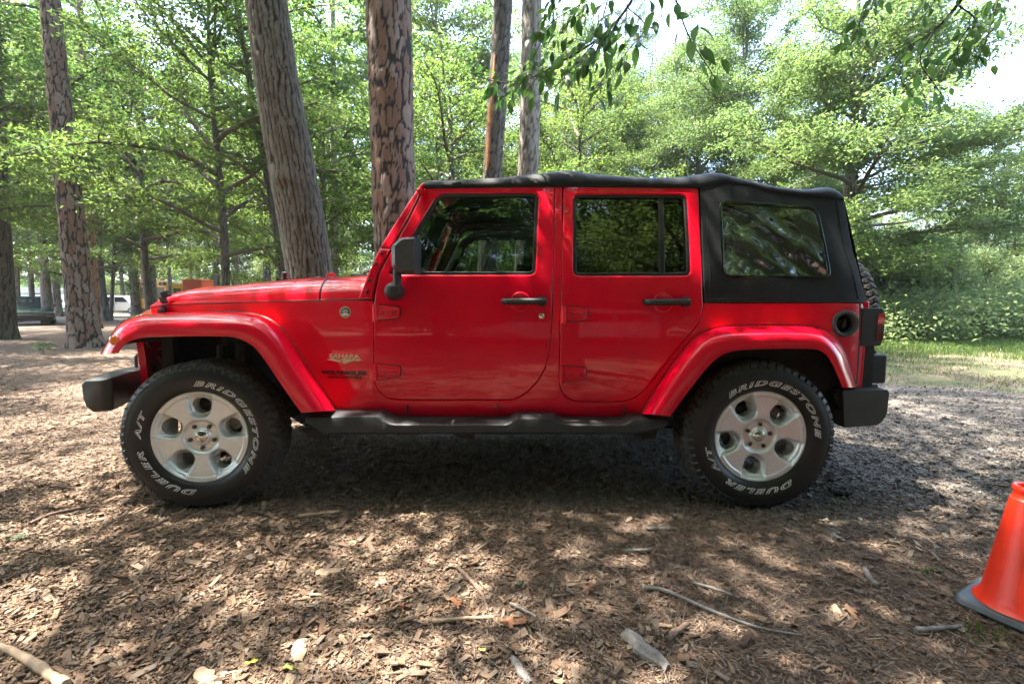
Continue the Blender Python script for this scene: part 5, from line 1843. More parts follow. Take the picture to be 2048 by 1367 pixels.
for i, (px, Y, k, sc) in enumerate([(1715, 16.2, 1, 0.8), (1830, 16.6, 2, 0.85), (1895, 16.2, 1, 1.0), (1955, 17, 2, 1.0), (2015, 17.5, 1, 0.9), (2110, 16, 2, 1.1), (1770, 21, 2, 1.3), (1840, 22, 1, 1.5), (1930, 25, 2, 1.5), (2000, 27, 1, 1.4), (2080, 25, 2, 1.5), (1700, 24, 1, 1.5), (1745, 17.5, 1, 1.0), (1800, 19, 2, 1.0), (1860, 18, 1, 1.15), (1925, 21, 2, 0.9), (1985, 24, 1, 0.8), (2070, 18, 2, 1.1), (1690, 19, 2, 1.1), (1640, 22, 1, 1.2), (2140, 22, 1, 1.2), (1590, 26, 2, 1.2), (1770, 26, 2, 1.3), (1880, 28, 1, 1.5), (1480, 28, 1, 1.4)]):
    plant('bush%d' % k, 'leafy_bush', at(px, Y), Y, rs.uniform(0, 6.2), sc * rs.uniform(0.6, 1.15), 'pale green bush at the edge of the grass beyond the stump', 'bush', 'bushes along the bank')
for i, (px, Y, k, sc) in enumerate([(610, 24, 1, 1.0), (700, 27, 2, 1.1), (840, 26, 2, 1.1), (950, 25, 1, 1.2), (1060, 28, 2, 1.2), (1180, 26, 1, 1.2), (540, 34, 2, 1.2), (470, 44, 1, 1.4), (120, 62, 2, 1.5), (220, 60, 1, 1.5), (1330, 27, 2, 1.2)]):
    plant('bush%d' % k, 'leafy_bush', at(px, Y), Y, rs.uniform(0, 6.2), sc, 'green undergrowth bush between the trunks behind the vehicle', 'bush', 'undergrowth bushes in the wood')
# trees that stand outside the photograph: they shade the clearing, the leaning ones added for that alone, and are mirrored in the paint and the windows
for key, x, y, rz, sc in (
        ('shade1', 0.9, -1.3, 0.0, 1.0), ('shade1', 3.6, -2.2, 0.15, 1.05), ('shade2', -4.6, -1.4, 0.0, 1.0), ('maple2', 4.2, -4.6, 2.9, 1.0), ('tall2', 8.5, 1.4, 2.9, 0.8), ('maple2', -9.6, 1.5, 0.4, 1.15), ('tall1', -14.5, 6.0, 4.0, 0.95),
        ('maple1', -14, -11, 1.6, 1.35), ('maple3', 6.8, -9.5, 0.6, 1.5), ('maple2', 14, -11.5, 2.6, 1.4), ('maple3', 0.3, -10.5, 3.6, 1.45), ('maple1', -6.3, -9.8, 4.6, 1.3),
        ('maple2', -9.5, -10, 0.6, 1.2), ('maple1', -3.0, -13, 2.2, 1.35), ('maple2', 3.5, -12, 3.9, 1.3), ('maple1', 9.5, -10.5, 5.0, 1.3), ('maple3', 6.5, -15, 1.0, 1.4), ('maple3', -6.5, -16, 3.0, 1.4),
        ('tall1', -4.0, -4.2, 0.7, 0.85), ('shade1', 5.8, -3.8, 0.1, 1.0),
        ('tall1', -11, -6.5, 0.3, 0.85), ('tall2', -6.0, -7.5, 1.3, 0.85), ('tall1', -1.5, -8.0, 2.3, 0.9), ('tall2', 6.0, -7.0, 3.3, 0.85), ('tall1', 11.5, -7.0, 4.3, 0.85), ('tall2', -9, -13.5, 5.3, 0.9), ('tall1', -0.5, -15, 0.8, 0.9), ('tall2', 8.5, -14, 1.8, 0.9), ('tall1', 16, -11, 2.8, 0.9), ('tall2', -17, -10, 2.8, 0.9),
        ('maple1', 2.5, -15.5, 1.2, 1.4), ('maple2', 10.5, -15, 2.2, 1.4), ('maple1', -12, -15, 3.2, 1.4),
        ('bush2', -12, -17, 0, 1.5), ('bush2', -7, -18, 1, 1.4), ('bush1', -2, -18, 2, 1.8), ('bush2', 3, -18, 3, 1.5), ('bush1', 8, -19, 4, 1.8), ('bush2', 13, -17, 5, 1.5),
        ('tall2', -14, -17, 1.0, 1.0), ('tall1', -4, -21, 2.0, 1.0), ('tall2', 5, -20, 3.0, 1.0), ('tall1', 14, -17, 4.0, 1.0), ('tall2', 20, -6, 5.0, 1.0), ('tall1', -20, -4, 0.2, 1.0), ('tall2', -10, -32, 0.2, 1.0), ('tall1', 9, -33, 2.2, 1.0)):
    plant(key, 'leafy_tree', x, y, rz, sc, 'unseen tree that shades the vehicle and is mirrored in its windows', group='trees around the viewpoint')

# the wood beyond, which reads as one mass of foliage
def woods(name, segs, n, seed, size, leaf=None, sc=1.0):
    rs_ = np.random.RandomState(seed)
    C = []
    for (x0, y0, x1, y1, h0, h1, share) in segs:
        k = int(n * share)
        nc = max(20, k // 70)
        t = rs_.uniform(0, 1, nc)
        top = (h0 + (h1 - h0) * t) * (0.72 + 0.28 * np.sin(t * 37 + seed) * np.sin(t * 91))
        cz = top * rs_.uniform(0, 1, nc) ** 0.8
        cc = np.stack([x0 + (x1 - x0) * t + rs_.normal(0, 2.0 * sc, nc), y0 + (y1 - y0) * t + rs_.normal(0, 3.0 * sc, nc), cz + 0.2], 1)
        C.append(np.repeat(cc, 70, 0) + rs_.normal(0, 1, (nc * 70, 3)) * np.array([1.3, 1.3, 0.7]) * sc)
    C = np.concatenate(C)
    C = C[C[:, 2] > 0]
    m = len(C)
    v, r__ = leaf_quads(rs_, C, rs_.normal(0, 0.7, (m, 3)) + np.array([0, 0, 1.0]), rs_.normal(0, 1, (m, 3)), size)
    o = link(name, leaves_mesh(name, v, r__, leaf or LOAK))
    o['kind'] = 'stuff'
woods('distant_woods', [(-150, 60, -60, 84, 26, 28, 0.35), (-60, 84, 10, 78, 28, 26, 0.35), (10, 78, 60, 72, 20, 9, 0.18), (60, 72, 130, 40, 7, 9, 0.12), (-120, 70, 20, 68, 5.0, 6.0, 0.25)], 300000, 3, 0.46)
woods('distant_woods', [(-60, -30, 0, -44, 22, 24, 0.5), (0, -44, 60, -30, 24, 22, 0.5)], 190000, 4, 0.70)

woods('undergrowth', [(8.5, 13.6, 13.5, 14.2, 0.7, 1.6, 0.25), (13.5, 14.2, 20, 15.5, 1.4, 2.6, 0.35), (6, 17, 26, 22, 2.6, 3.6, 0.40)], 42000, 6, 0.125, LBUS, 0.33)

# ------------------------------------------------------------------ branches with broad leaves hanging into the picture
LBR = leaf_mat('broad_leaf', (0.050, 0.105, 0.026), (0.170, 0.300, 0.055), 0.5, 0.6, 0.35)
TWIG = plain('twig_bark', (0.035, 0.028, 0.022), 0.8, var=0.3)

def big_leaf(rs, base, d, n, L):
    """one curved pointed leaf as a small sheet: 5 stations, 3 across"""
    d = d / np.linalg.norm(d)
    n = n - d * np.dot(n, d)
    n = n / np.linalg.norm(n)
    w = np.cross(n, d)
    W = L * rs.uniform(0.42, 0.60)
    bend = rs.uniform(0.1, 0.45)
    out = []
    for t in (0.0, 0.16, 0.36, 0.6, 0.82, 1.0):
        hw_ = W * 0.5 * (math.sin(math.pi * min(1, t * 0.95 + 0.03)) ** 0.8) * (1.08 - 0.35 * t)
        c = base + d * L * (0.12 + t) - n * L * bend * t * t
        out += [c + w * hw_ + n * hw_ * 0.35, c, c - w * hw_ + n * hw_ * 0.35]
    f = []
    for k in range(5):
        a = k * 3
        f += [(a, a + 1, a + 4, a + 3), (a + 1, a + 2, a + 5, a + 4)]
    return out, f

def leafy_branch(name, label, stems, seed, L=0.105, step=0.055, cluster=2):
    """stems: lists of (px, py, depth); leaves hang along the outer part"""
    rs = np.random.RandomState(seed)
    b0 = P(*stems[0][0][0][:2], stems[0][0][0][2])
    root = thing(name, label, 'branch', (b0[0], stems[0][0][0][2], b0[1]))
    tw, V, F, Rn = MB(), [], [], []
    for pts, r0, leaf_from in stems:
        q = [(P(a, b, y)[0], y, P(a, b, y)[1]) for a, b, y in pts]
        q = smooth_line(q, 40)
        tw.tube(q, list(np.linspace(r0, 0.0016, 40)), 6)
        q = np.array(q)
        s = np.concatenate([[0], np.cumsum(np.linalg.norm(np.diff(q, axis=0), axis=1))])
        u = s[-1] * leaf_from
        side = 1
        while u <= s[-1]:
            p = np.array([np.interp(u, s, q[:, k]) for k in range(3)])
            t = np.array([np.interp(min(s[-1], u + 0.05), s, q[:, k]) for k in range(3)]) - np.array([np.interp(u - 0.03, s, q[:, k]) for k in range(3)])
            t /= np.linalg.norm(t) + 1e-9
            for c in range(cluster):
                sd = np.cross(t, np.array([0, 0, 1.0])) * side + rs.normal(0, 0.35, 3)
                tp = p + sd * 0.05 * rs.uniform(0, 1.6) + rs.normal(0, 0.018, 3)
                d = t * 0.75 + sd * 0.8 + np.array([0, 0, -0.25 - rs.uniform(0, 0.6)]) + rs.normal(0, 0.35, 3)
                n = np.array([0, 0, 1.0]) + rs.normal(0, 0.55, 3) - t * 0.2
                v, f = big_leaf(rs, tp, d, n, L * rs.uniform(0.6, 1.2))
                o = len(V)
                V += v
                F += [tuple(i + o for i in x) for x in f]
                Rn += [rs.uniform(0, 1) if rs.uniform() > 0.04 else 1.3] * len(v)
                tw.tube([p, tp, tp + d / np.linalg.norm(d) * L * 0.14], 0.0012, 3, caps=False)
                side = -side
            u += step * rs.uniform(0.7, 1.4)
    tw.build('twigs', TWIG, root)
    v = np.array(V) - np.array(root.location)
    me = mesh_np('leaves', v, [i for f in F for i in f], [4] * len(F), [LBR], True, None, {'rnd': Rn})
    link('leaves', me, root)
    return root

leafy_branch('leafy_branch', 'branch with broad pointed leaves hanging before the two slim trunks at top middle', [
    ([(1290, -60, 2.3), (1255, 15, 2.35), (1200, 75, 2.45), (1120, 125, 2.55), (1050, 160, 2.65), (985, 162, 2.7), (955, 148, 2.75)], 0.007, 0.16),
    ([(1255, 15, 2.35), (1225, 60, 2.3), (1190, 105, 2.3), (1180, 140, 2.3)], 0.004, 0.2),
    ([(1180, -60, 2.6), (1160, 10, 2.6), (1120, 70, 2.6), (1085, 120, 2.6)], 0.004, 0.2),
    ([(1200, 75, 2.45), (1150, 130, 2.3), (1120, 165, 2.25), (1080, 190, 2.25)], 0.004, 0.2),
    ([(1255, 15, 2.35), (1290, 55, 2.3), (1250, 110, 2.2), (1235, 150, 2.2)], 0.003, 0.3),
    ([(1120, 125, 2.55), (1080, 150, 2.4), (1050, 190, 2.4)], 0.003, 0.2),
    ([(1160, 10, 2.6), (1110, 40, 2.7), (1075, 75, 2.7)], 0.003, 0.3),
    ([(1120, -60, 2.7), (1110, 0, 2.7), (1095, 50, 2.7), (1070, 110, 2.7), (1045, 140, 2.7)], 0.004, 0.15),
    ([(1230, -60, 2.5), (1215, 0, 2.5), (1200, 50, 2.5), (1170, 95, 2.5)], 0.004, 0.15),
    ([(1200, 75, 2.45), (1215, 130, 2.5), (1200, 170, 2.5), (1190, 190, 2.5)], 0.003, 0.2),
    ([(1050, 160, 2.65), (1015, 190, 2.6), (985, 195, 2.6)], 0.002, 0.2)], 3, L=0.074, step=0.032)
leafy_branch('leafy_branch', 'hanging twig with few broad drooping leaves above the rear door', [
    ([(1330, -60, 2.0), (1355, 10, 2.0), (1372, 60, 2.0), (1390, 95, 2.0), (1420, 140, 2.0), (1440, 175, 2.0)], 0.004, 0.12),
    ([(1290, -60, 1.9), (1300, 0, 1.9), (1308, 30, 1.9)], 0.003, 0.2)], 8, L=0.076, step=0.045, cluster=2)
leafy_branch('leafy_branch', 'branch with dark drooping leaves hanging into the upper right', [
    ([(1960, -60, 2.3), (1915, 10, 2.35), (1870, 60, 2.45), (1830, 85, 2.55), (1800, 110, 2.6)], 0.011, 0.25),
    ([(2010, -40, 2.2), (1990, 20, 2.2), (1972, 80, 2.2), (1945, 150, 2.2)], 0.004, 0.1),
    ([(1915, 10, 2.35), (1950, 40, 2.3), (1930, 80, 2.3), (1900, 130, 2.3)], 0.004, 0.2),
    ([(1870, 60, 2.45), (1840, 120, 2.5), (1870, 170, 2.5), (1890, 200, 2.5)], 0.004, 0.3),
    ([(1760, -60, 2.5), (1740, 0, 2.5), (1715, 50, 2.5), (1690, 85, 2.5)], 0.004, 0.3),
    ([(1740, 0, 2.5), (1720, 45, 2.4), (1700, 90, 2.4), (1675, 105, 2.4)], 0.003, 0.3),
    ([(1830, 85, 2.55), (1800, 150, 2.6), (1830, 200, 2.6)], 0.003, 0.2),
    ([(1950, 40, 2.3), (1935, 60, 2.25), (1915, 95, 2.25), (1925, 150, 2.25)], 0.003, 0.1),
    ([(1880, -60, 2.4), (1870, 0, 2.4), (1840, 40, 2.4)], 0.003, 0.2)], 13, L=0.060, step=0.028)

# ------------------------------------------------------------------ parked vehicles far off
WPAINT = plain('white_van_paint', (0.74, 0.75, 0.74), 0.25, var=0.04, nscale=2)
YPAINT = plain('school_bus_yellow', (0.72, 0.36, 0.02), 0.35, var=0.08, nscale=2)
BROOF = plain('cream_bus_roof', (0.70, 0.62, 0.40), 0.4, var=0.08)
DGREEN = plain('dark_green_car_paint', (0.010, 0.020, 0.020), 0.15, var=0.1, nscale=2, Coat_Weight=1.0)
CGLASS = plain('dark_car_glass', (0.012, 0.016, 0.018), 0.06)
ORANGE = plain('orange_container_paint', (0.62, 0.09, 0.025), 0.5, var=0.1)
SWOOSH = plain('green_stripe_paint', (0.02, 0.36, 0.10), 0.3)
YSTR = plain('yellow_stripe_paint', (0.75, 0.65, 0.05), 0.3)
TYRE2 = plain('dark_tyre', (0.015, 0.015, 0.015), 0.7)
HUBC = plain('grey_hubcap', (0.35, 0.35, 0.36), 0.35, 0.6)

def veh(name, label, cat, x, y, rz):
    return thing(name, label, cat, (x, y, 0), rz)
def put(mb, name, mat, parent, **kw):
    """vehicle parts are modelled about their own origin, x along the vehicle, front at +x"""
    root = parent
    while root.parent:
        root = root.parent
    l0 = Vector(root.location)
    mb.v = [(x + l0.x, y + l0.y, z + l0.z) for x, y, z in mb.v]
    return mb.build(name, mat, parent, **kw)
def wheels(root, xs, hw, r):
    for x in xs:
        for s in (-1, 1):
            w = put(MB().lathe([(r * 0.6, -0.10), (r * 0.95, -0.11), (r, -0.07), (r, 0.07), (r * 0.95, 0.11), (r * 0.6, 0.10)], (x, s * (hw - 0.10), r), 'y', 20, True), 'wheel', TYRE2, root)
            put(MB().lathe([(0.0001, -0.115), (r * 0.5, -0.112), (r * 0.62, -0.09), (r * 0.62, 0.09), (r * 0.5, 0.112), (0.0001, 0.115)], (x, s * (hw - 0.10), r), 'y', 16), 'hubcap', HUBC, w)
def side_windows(root, rects, hw, mat=CGLASS, name='window'):
    for pl in rects:
        for s in (-1, 1):
            m = MB().prism(fillet([(a, b, 0.06) for a, b in pl], 3), s * hw, s * (hw + 0.012))
            put(m, name, mat, root, smooth=False)

# white passenger van
v = veh('passenger_van', 'white passenger van with dark side windows parked behind the trees', 'van', at(243, 50), 50, R(4))
prof = [(-2.7, 0.35, .1), (2.55, 0.35, .15), (2.72, 0.60, .1), (2.70, 0.95, .15), (1.75, 1.18, .2), (1.15, 1.95, .25), (-2.45, 2.02, .25), (-2.72, 1.2, .2)]
put(MB().prism(fillet(prof, 4), -0.98, 0.98), 'body', WPAINT, v, bevel=0.06, seg=3)
side_windows(v, [[(-2.45, 1.28), (-1.45, 1.28), (-1.45, 1.80), (-2.35, 1.80)], [(-1.32, 1.28), (0.05, 1.28), (0.05, 1.80), (-1.32, 1.80)], [(0.2, 1.28), (1.5, 1.28), (1.08, 1.80), (0.2, 1.80)]], 0.975)
put(MB().prism([(0.10, 0.45), (0.13, 0.45), (0.13, 1.9), (0.10, 1.9)], -0.990, 0.990), 'door_seam', TYRE2, v, smooth=False)
for dx in (-0.02, 0.28):
    put(MB().span((dx, -1.0, 1.10), (dx + 0.06, -0.98, 1.22)), 'door_handle', TYRE2, v, smooth=False)
put(MB().span((2.55, -0.9, 0.35), (2.80, 0.9, 0.55)), 'bumper', HUBC, v, bevel=0.03)
wheels(v, (-1.75, 1.75), 0.98, 0.34)

vb = copy_tree(v)
vb.location = (1.7, -9.6, 0)
vb.rotation_euler = (0, 0, R(184))
tag(vb, 'white van parked behind the viewpoint, seen only as a bright mirror image in the doors', 'van')

# yellow school bus
b = veh('school_bus', 'yellow school bus with red warning lamps over its windshield, half hidden by trunks', 'bus', at(309, 38), 38, R(-93))
put(MB().prism(fillet([(-1.22, 0.55, .1), (1.22, 0.55, .1), (1.24, 2.55, .3), (1.0, 2.95, .4), (0, 3.08, .5), (-1.0, 2.95, .4), (-1.24, 2.55, .3)], 5), -9.5, 0.0, axis='x'), 'body', YPAINT, b, bevel=0.05, seg=3)
put(MB().prism(fillet([(-1.16, 2.66, .1), (1.16, 2.66, .1), (1.0, 2.985, .3), (0, 3.11, .5), (-1.0, 2.985, .3)], 5), -9.45, -0.35, axis='x'), 'roof', BROOF, b, bevel=0.03)
put(MB().span((-0.02, -1.0, 1.55), (0.02, -0.05, 2.45)), 'windshield_pane', CGLASS, b, bevel=0.01)
put(MB().span((-0.02, 0.05, 1.55), (0.02, 1.0, 2.45)), 'windshield_pane', CGLASS, b, bevel=0.01)
for yy in (-0.92, 0.92):
    q = put(MB().prism(fillet([(yy - 0.32, 2.62, .1), (yy + 0.32, 2.62, .1), (yy + 0.28, 2.86, .1), (yy - 0.28, 2.86, .1)], 4), -0.02, 0.04, axis='x'), 'lamp_panel', TYRE2, b)
    put(MB().lathe([(0.0001, 0.065), (0.07, 0.06), (0.10, 0.03)], (0, yy, 2.74), 'x', 16), 'warning_lamp', REDL, q)
for yy in (-0.85, 0.85):
    put(MB().lathe([(0.0001, 0.05), (0.08, 0.045), (0.10, 0.01)], (0, yy, 1.15), 'x', 16), 'turn_signal', AMBER, b)
put(MB().span((-0.05, -1.2, 0.45), (0.12, 1.2, 0.70)), 'bumper', TYRE2, b, bevel=0.02)
put(MB().span((0.0, -0.25, 0.78), (0.02, 0.25, 0.98)), 'plate', WHITE, b)
side_windows(b, [[(-1.5 - k * 1.0, 1.75), (-0.7 - k * 1.0, 1.75), (-0.7 - k * 1.0, 2.4), (-1.5 - k * 1.0, 2.4)] for k in range(8)], 1.235)
wheels(b, (-1.4, -7.0), 1.2, 0.48)

# orange box right of the bus
c = veh('orange_container', 'orange box container standing beside the yellow bus, only its top above the hood', 'container', at(405, 36), 36, R(3))
put(MB().span((-0.72, -1.0, 0.15), (0.72, 1.0, 2.88)), 'body', ORANGE, c, bevel=0.03)
put(MB().span((-0.75, -1.04, 2.88), (0.75, 1.04, 2.95)), 'roof', ORANGE, c, bevel=0.02)
for k in range(5):
    put(MB().span((-0.68 + k * 0.32, -1.02, 0.3), (-0.61 + k * 0.32, -1.002, 2.8)), 'rib', ORANGE, c)
for s in (-1, 1):
    put(MB().span((s * 0.6 - 0.15, -0.9, 0.0), (s * 0.6 + 0.15, 0.9, 0.15)), 'skid', TYRE2, c)

# dark green car nosing in from the left
d = veh('parked_car', 'dark green car with its nose beside a brown trunk at the left', 'car', at(58, 24.2), 24.2, R(-42))
low_ = [(-2.2, 0.28, .1), (1.95, 0.22, .1), (2.28, 0.36, .12), (2.30, 0.66, .12), (2.10, 0.80, .15), (1.05, 0.98, .2), (-1.9, 1.00, .2), (-2.25, 0.85, .15)]
put(MB().prism(fillet(low_, 5), -0.88, 0.88), 'body', DGREEN, d, bevel=0.09, seg=3)
cab = [(-1.95, 0.96, .1), (1.10, 0.95, .1), (0.35, 1.44, .25), (-1.10, 1.48, .25)]
g = put(MB().prism(fillet(cab, 5), -0.72, 0.72), 'cabin', CGLASS, d, bevel=0.06, seg=3)
put(MB().prism(fillet([(0.38, 1.41, .05), (0.30, 1.475, .05), (-1.10, 1.51, .1), (-1.2, 1.46, .05)], 3), -0.70, 0.70), 'roof', DGREEN, d, bevel=0.04)
for s in (-1, 1):
    put(MB().prism(fillet([(1.78, 0.66, .05), (2.20, 0.60, .05), (2.24, 0.70, .04), (1.85, 0.80, .05)], 4), s * 0.62, s * 0.885), 'headlight', CLEARL, d, bevel=0.02)
    put(MB().box((0.85, s * 0.95, 1.0), (0.12, 0.18, 0.12)), 'side_mirror', DGREEN, d, bevel=0.03)
put(MB().prism([(2.20, 0.40), (2.315, 0.42), (2.315, 0.56), (2.25, 0.60)], -0.55, 0.55), 'grille', TYRE2, d, bevel=0.01)
put(MB().prism([(2.0, 0.24), (2.30, 0.27), (2.30, 0.38), (2.1, 0.38)], -0.80, 0.80), 'air_intake', TYRE2, d, bevel=0.01)
wheels(d, (-1.35, 1.40), 0.9, 0.32)

# white van with a green and yellow swoosh, and a white camper behind it
e = veh('striped_van', 'white van with a green and yellow sweep along its side, between the left trunks', 'van', at(98, 45), 45, R(5))
put(MB().prism(fillet([(-2.9, 0.35, .1), (2.7, 0.35, .15), (2.85, 0.95, .15), (1.95, 1.2, .2), (1.35, 1.98, .25), (-2.7, 2.05, .25), (-2.9, 1.2, .2)], 4), -1.0, 1.0), 'body', WPAINT, e, bevel=0.06, seg=3)
side_windows(e, [[(-2.5 + k * 1.25, 1.25), (-1.45 + k * 1.25, 1.25), (-1.45 + k * 1.25 - (0.25 if k == 3 else 0), 1.82), (-2.5 + k * 1.25, 1.82)] for k in range(4)], 0.995)
side_windows(e, [[(-0.6, 0.45), (2.72, 0.45), (2.75, 0.70), (1.5, 0.70), (0.4, 1.0), (-0.6, 1.02)]], 0.997, SWOOSH, 'green_sweep')
side_windows(e, [[(-2.6, 1.10), (2.1, 1.06), (2.1, 1.12), (-2.6, 1.16)]], 0.998, YSTR, 'yellow_stripe')
put(MB().span((2.65, -0.9, 0.32), (2.92, 0.9, 0.55)), 'bumper', REDL, e, bevel=0.03)
wheels(e, (-1.9, 1.85), 1.0, 0.34)
f_ = veh('camper_bus', 'long white camper bus roof rising behind the striped van', 'camper', at(80, 58), 58, R(3))
put(MB().prism(fillet([(-4.6, 0.4, .1), (3.6, 0.4, .2), (3.8, 1.6, .2), (3.3, 3.1, .5), (-4.5, 3.2, .3), (-4.7, 1.0, .1)], 4), -1.15, 1.15), 'body', WPAINT, f_, bevel=0.08, seg=3)
side_windows(f_, [[(-4.2 + k * 1.5, 1.7), (-3.0 + k * 1.5, 1.7), (-3.0 + k * 1.5, 2.4), (-4.2 + k * 1.5, 2.4)] for k in range(5)], 1.145)
wheels(f_, (-2.6, 2.4), 1.15, 0.42)
g_ = veh('parked_car', 'dark car almost hidden behind the reddish pine trunk at the left', 'car', at(168, 47), 47, R(190))
put(MB().prism(fillet([(-1.9, 0.35, .1), (1.9, 0.35, .1), (1.95, 0.95, .15), (1.0, 1.10, .2), (0.5, 1.75, .25), (-1.75, 1.80, .2), (-1.95, 1.0, .1)], 4), -0.88, 0.88), 'body', CGLASS, g_, bevel=0.07, seg=3)
side_windows(g_, [[(-1.6, 1.15), (-0.5, 1.15), (-0.5, 1.62), (-1.55, 1.62)], [(-0.4, 1.15), (0.75, 1.15), (0.4, 1.62), (-0.4, 1.62)]], 0.878)
put(MB().lathe([(0.1, -0.12), (0.33, -0.12), (0.36, 0.0), (0.33, 0.12), (0.1, 0.12)], (-2.08, 0, 1.0), 'x', 20, True), 'spare_wheel', TYRE2, g_)
wheels(g_, (-1.2, 1.25), 0.9, 0.38)

# ------------------------------------------------------------------ the orange traffic cone
CONE = NT('orange_cone_plastic')
def _cone(t):
    v = t.coord()
    n = t.noise(v, 9, 5, 0.6)
    col = t.ramp(n, [(0.3, (0.72, 0.030, 0.010)), (0.7, (0.80, 0.042, 0.013))])
    d = t.noise(t.coord(scale=(1, 1, 0.4)), 22, 6, 0.75)
    col = t.mix(t.ramp(d, [(0.60, 0.0), (0.80, 0.5)]), col, (0.45, 0.09, 0.035))
    b = t.bsdf(col, 0.38, 0, t.bump(t.noise(v, 60, 3), 0.08, 0.003))
    b.inputs['Subsurface Weight'].default_value = 0.15
    b.inputs['Subsurface Radius'].default_value = (0.02, 0.004, 0.001)
    return t.done(b)
CONE = _cone(CONE)
cx_, cy_ = G(2036, 1222)
cn = thing('traffic_cone', 'orange plastic traffic cone on a dark grey square base at the right edge', 'traffic cone', (cx_, cy_, 0), R(28))
put(MB().lathe([(0.028, 0.452), (0.032, 0.462), (0.040, 0.464), (0.0435, 0.458), (0.0435, 0.448), (0.040, 0.440), (0.0405, 0.425), (0.043, 0.418), (0.047, 0.415), (0.098, 0.062), (0.102, 0.050), (0.112, 0.034), (0.120, 0.027), (0.120, 0.02)], (0, 0, 0), 'z', 64), 'cone_body', CONE, cn, angle=40)
bp_ = fillet([(-0.145, -0.145, .05), (0.145, -0.145, .05), (0.145, 0.145, .05), (-0.145, 0.145, .05)], 6)
put(MB().prism(bp_, 0.002, 0.026, axis='z', top=[(x * 0.93, y * 0.93) for x, y in bp_]), 'cone_base', plain('grey_rubber_base', (0.050, 0.058, 0.064), 0.55, var=0.25, nscale=30, bump=0.2), cn, bevel=0.008, seg=3)

# ================================================================== the ground
def gh(x, y):
    """gentle unevenness of the ground"""
    x, y = np.asarray(x, float), np.asarray(y, float)
    h = 0.012 * np.sin(1.7 * x + 0.6 * y) * np.sin(1.3 * y - 0.4 * x) + 0.008 * np.sin(4.1 * x + 1.0) * np.sin(3.7 * y + 0.5 * x) + 0.004 * np.sin(9 * x - 5 * y) * np.sin(8 * y + 3 * x)
    return h - 0.008

def zones(x, y):
    """0..1 weights of grey gravel, needles and grass at a place"""
    w = 0.35 * np.sin(1.1 * x + 0.7) + 0.25 * np.sin(2.3 * y + 1.9 * x) + 0.12 * np.sin(5.1 * x - 3.3 * y)
    gravel = smoothstep(-0.5, 0.7, np.minimum((x * 0.55 + y * 1.0 - 3.35) + w * 0.5, (x + 0.9) * 0.8)) * smoothstep(0.6, -0.3, y - 5.6 - 0.10 * x + w * 0.6 - 1.2 * smoothstep(3, 1, x))
    needles = smoothstep(-0.9, 0.7, x + 0.25 * (y - 2) + w) * (1 - gravel * 0.8)
    grass = smoothstep(5.5, 6.6, y + w * 1.2 - 0.05 * x) * smoothstep(2.0, 3.6, x - 0.12 * (y - 6) + w)
    return gravel, needles, grass

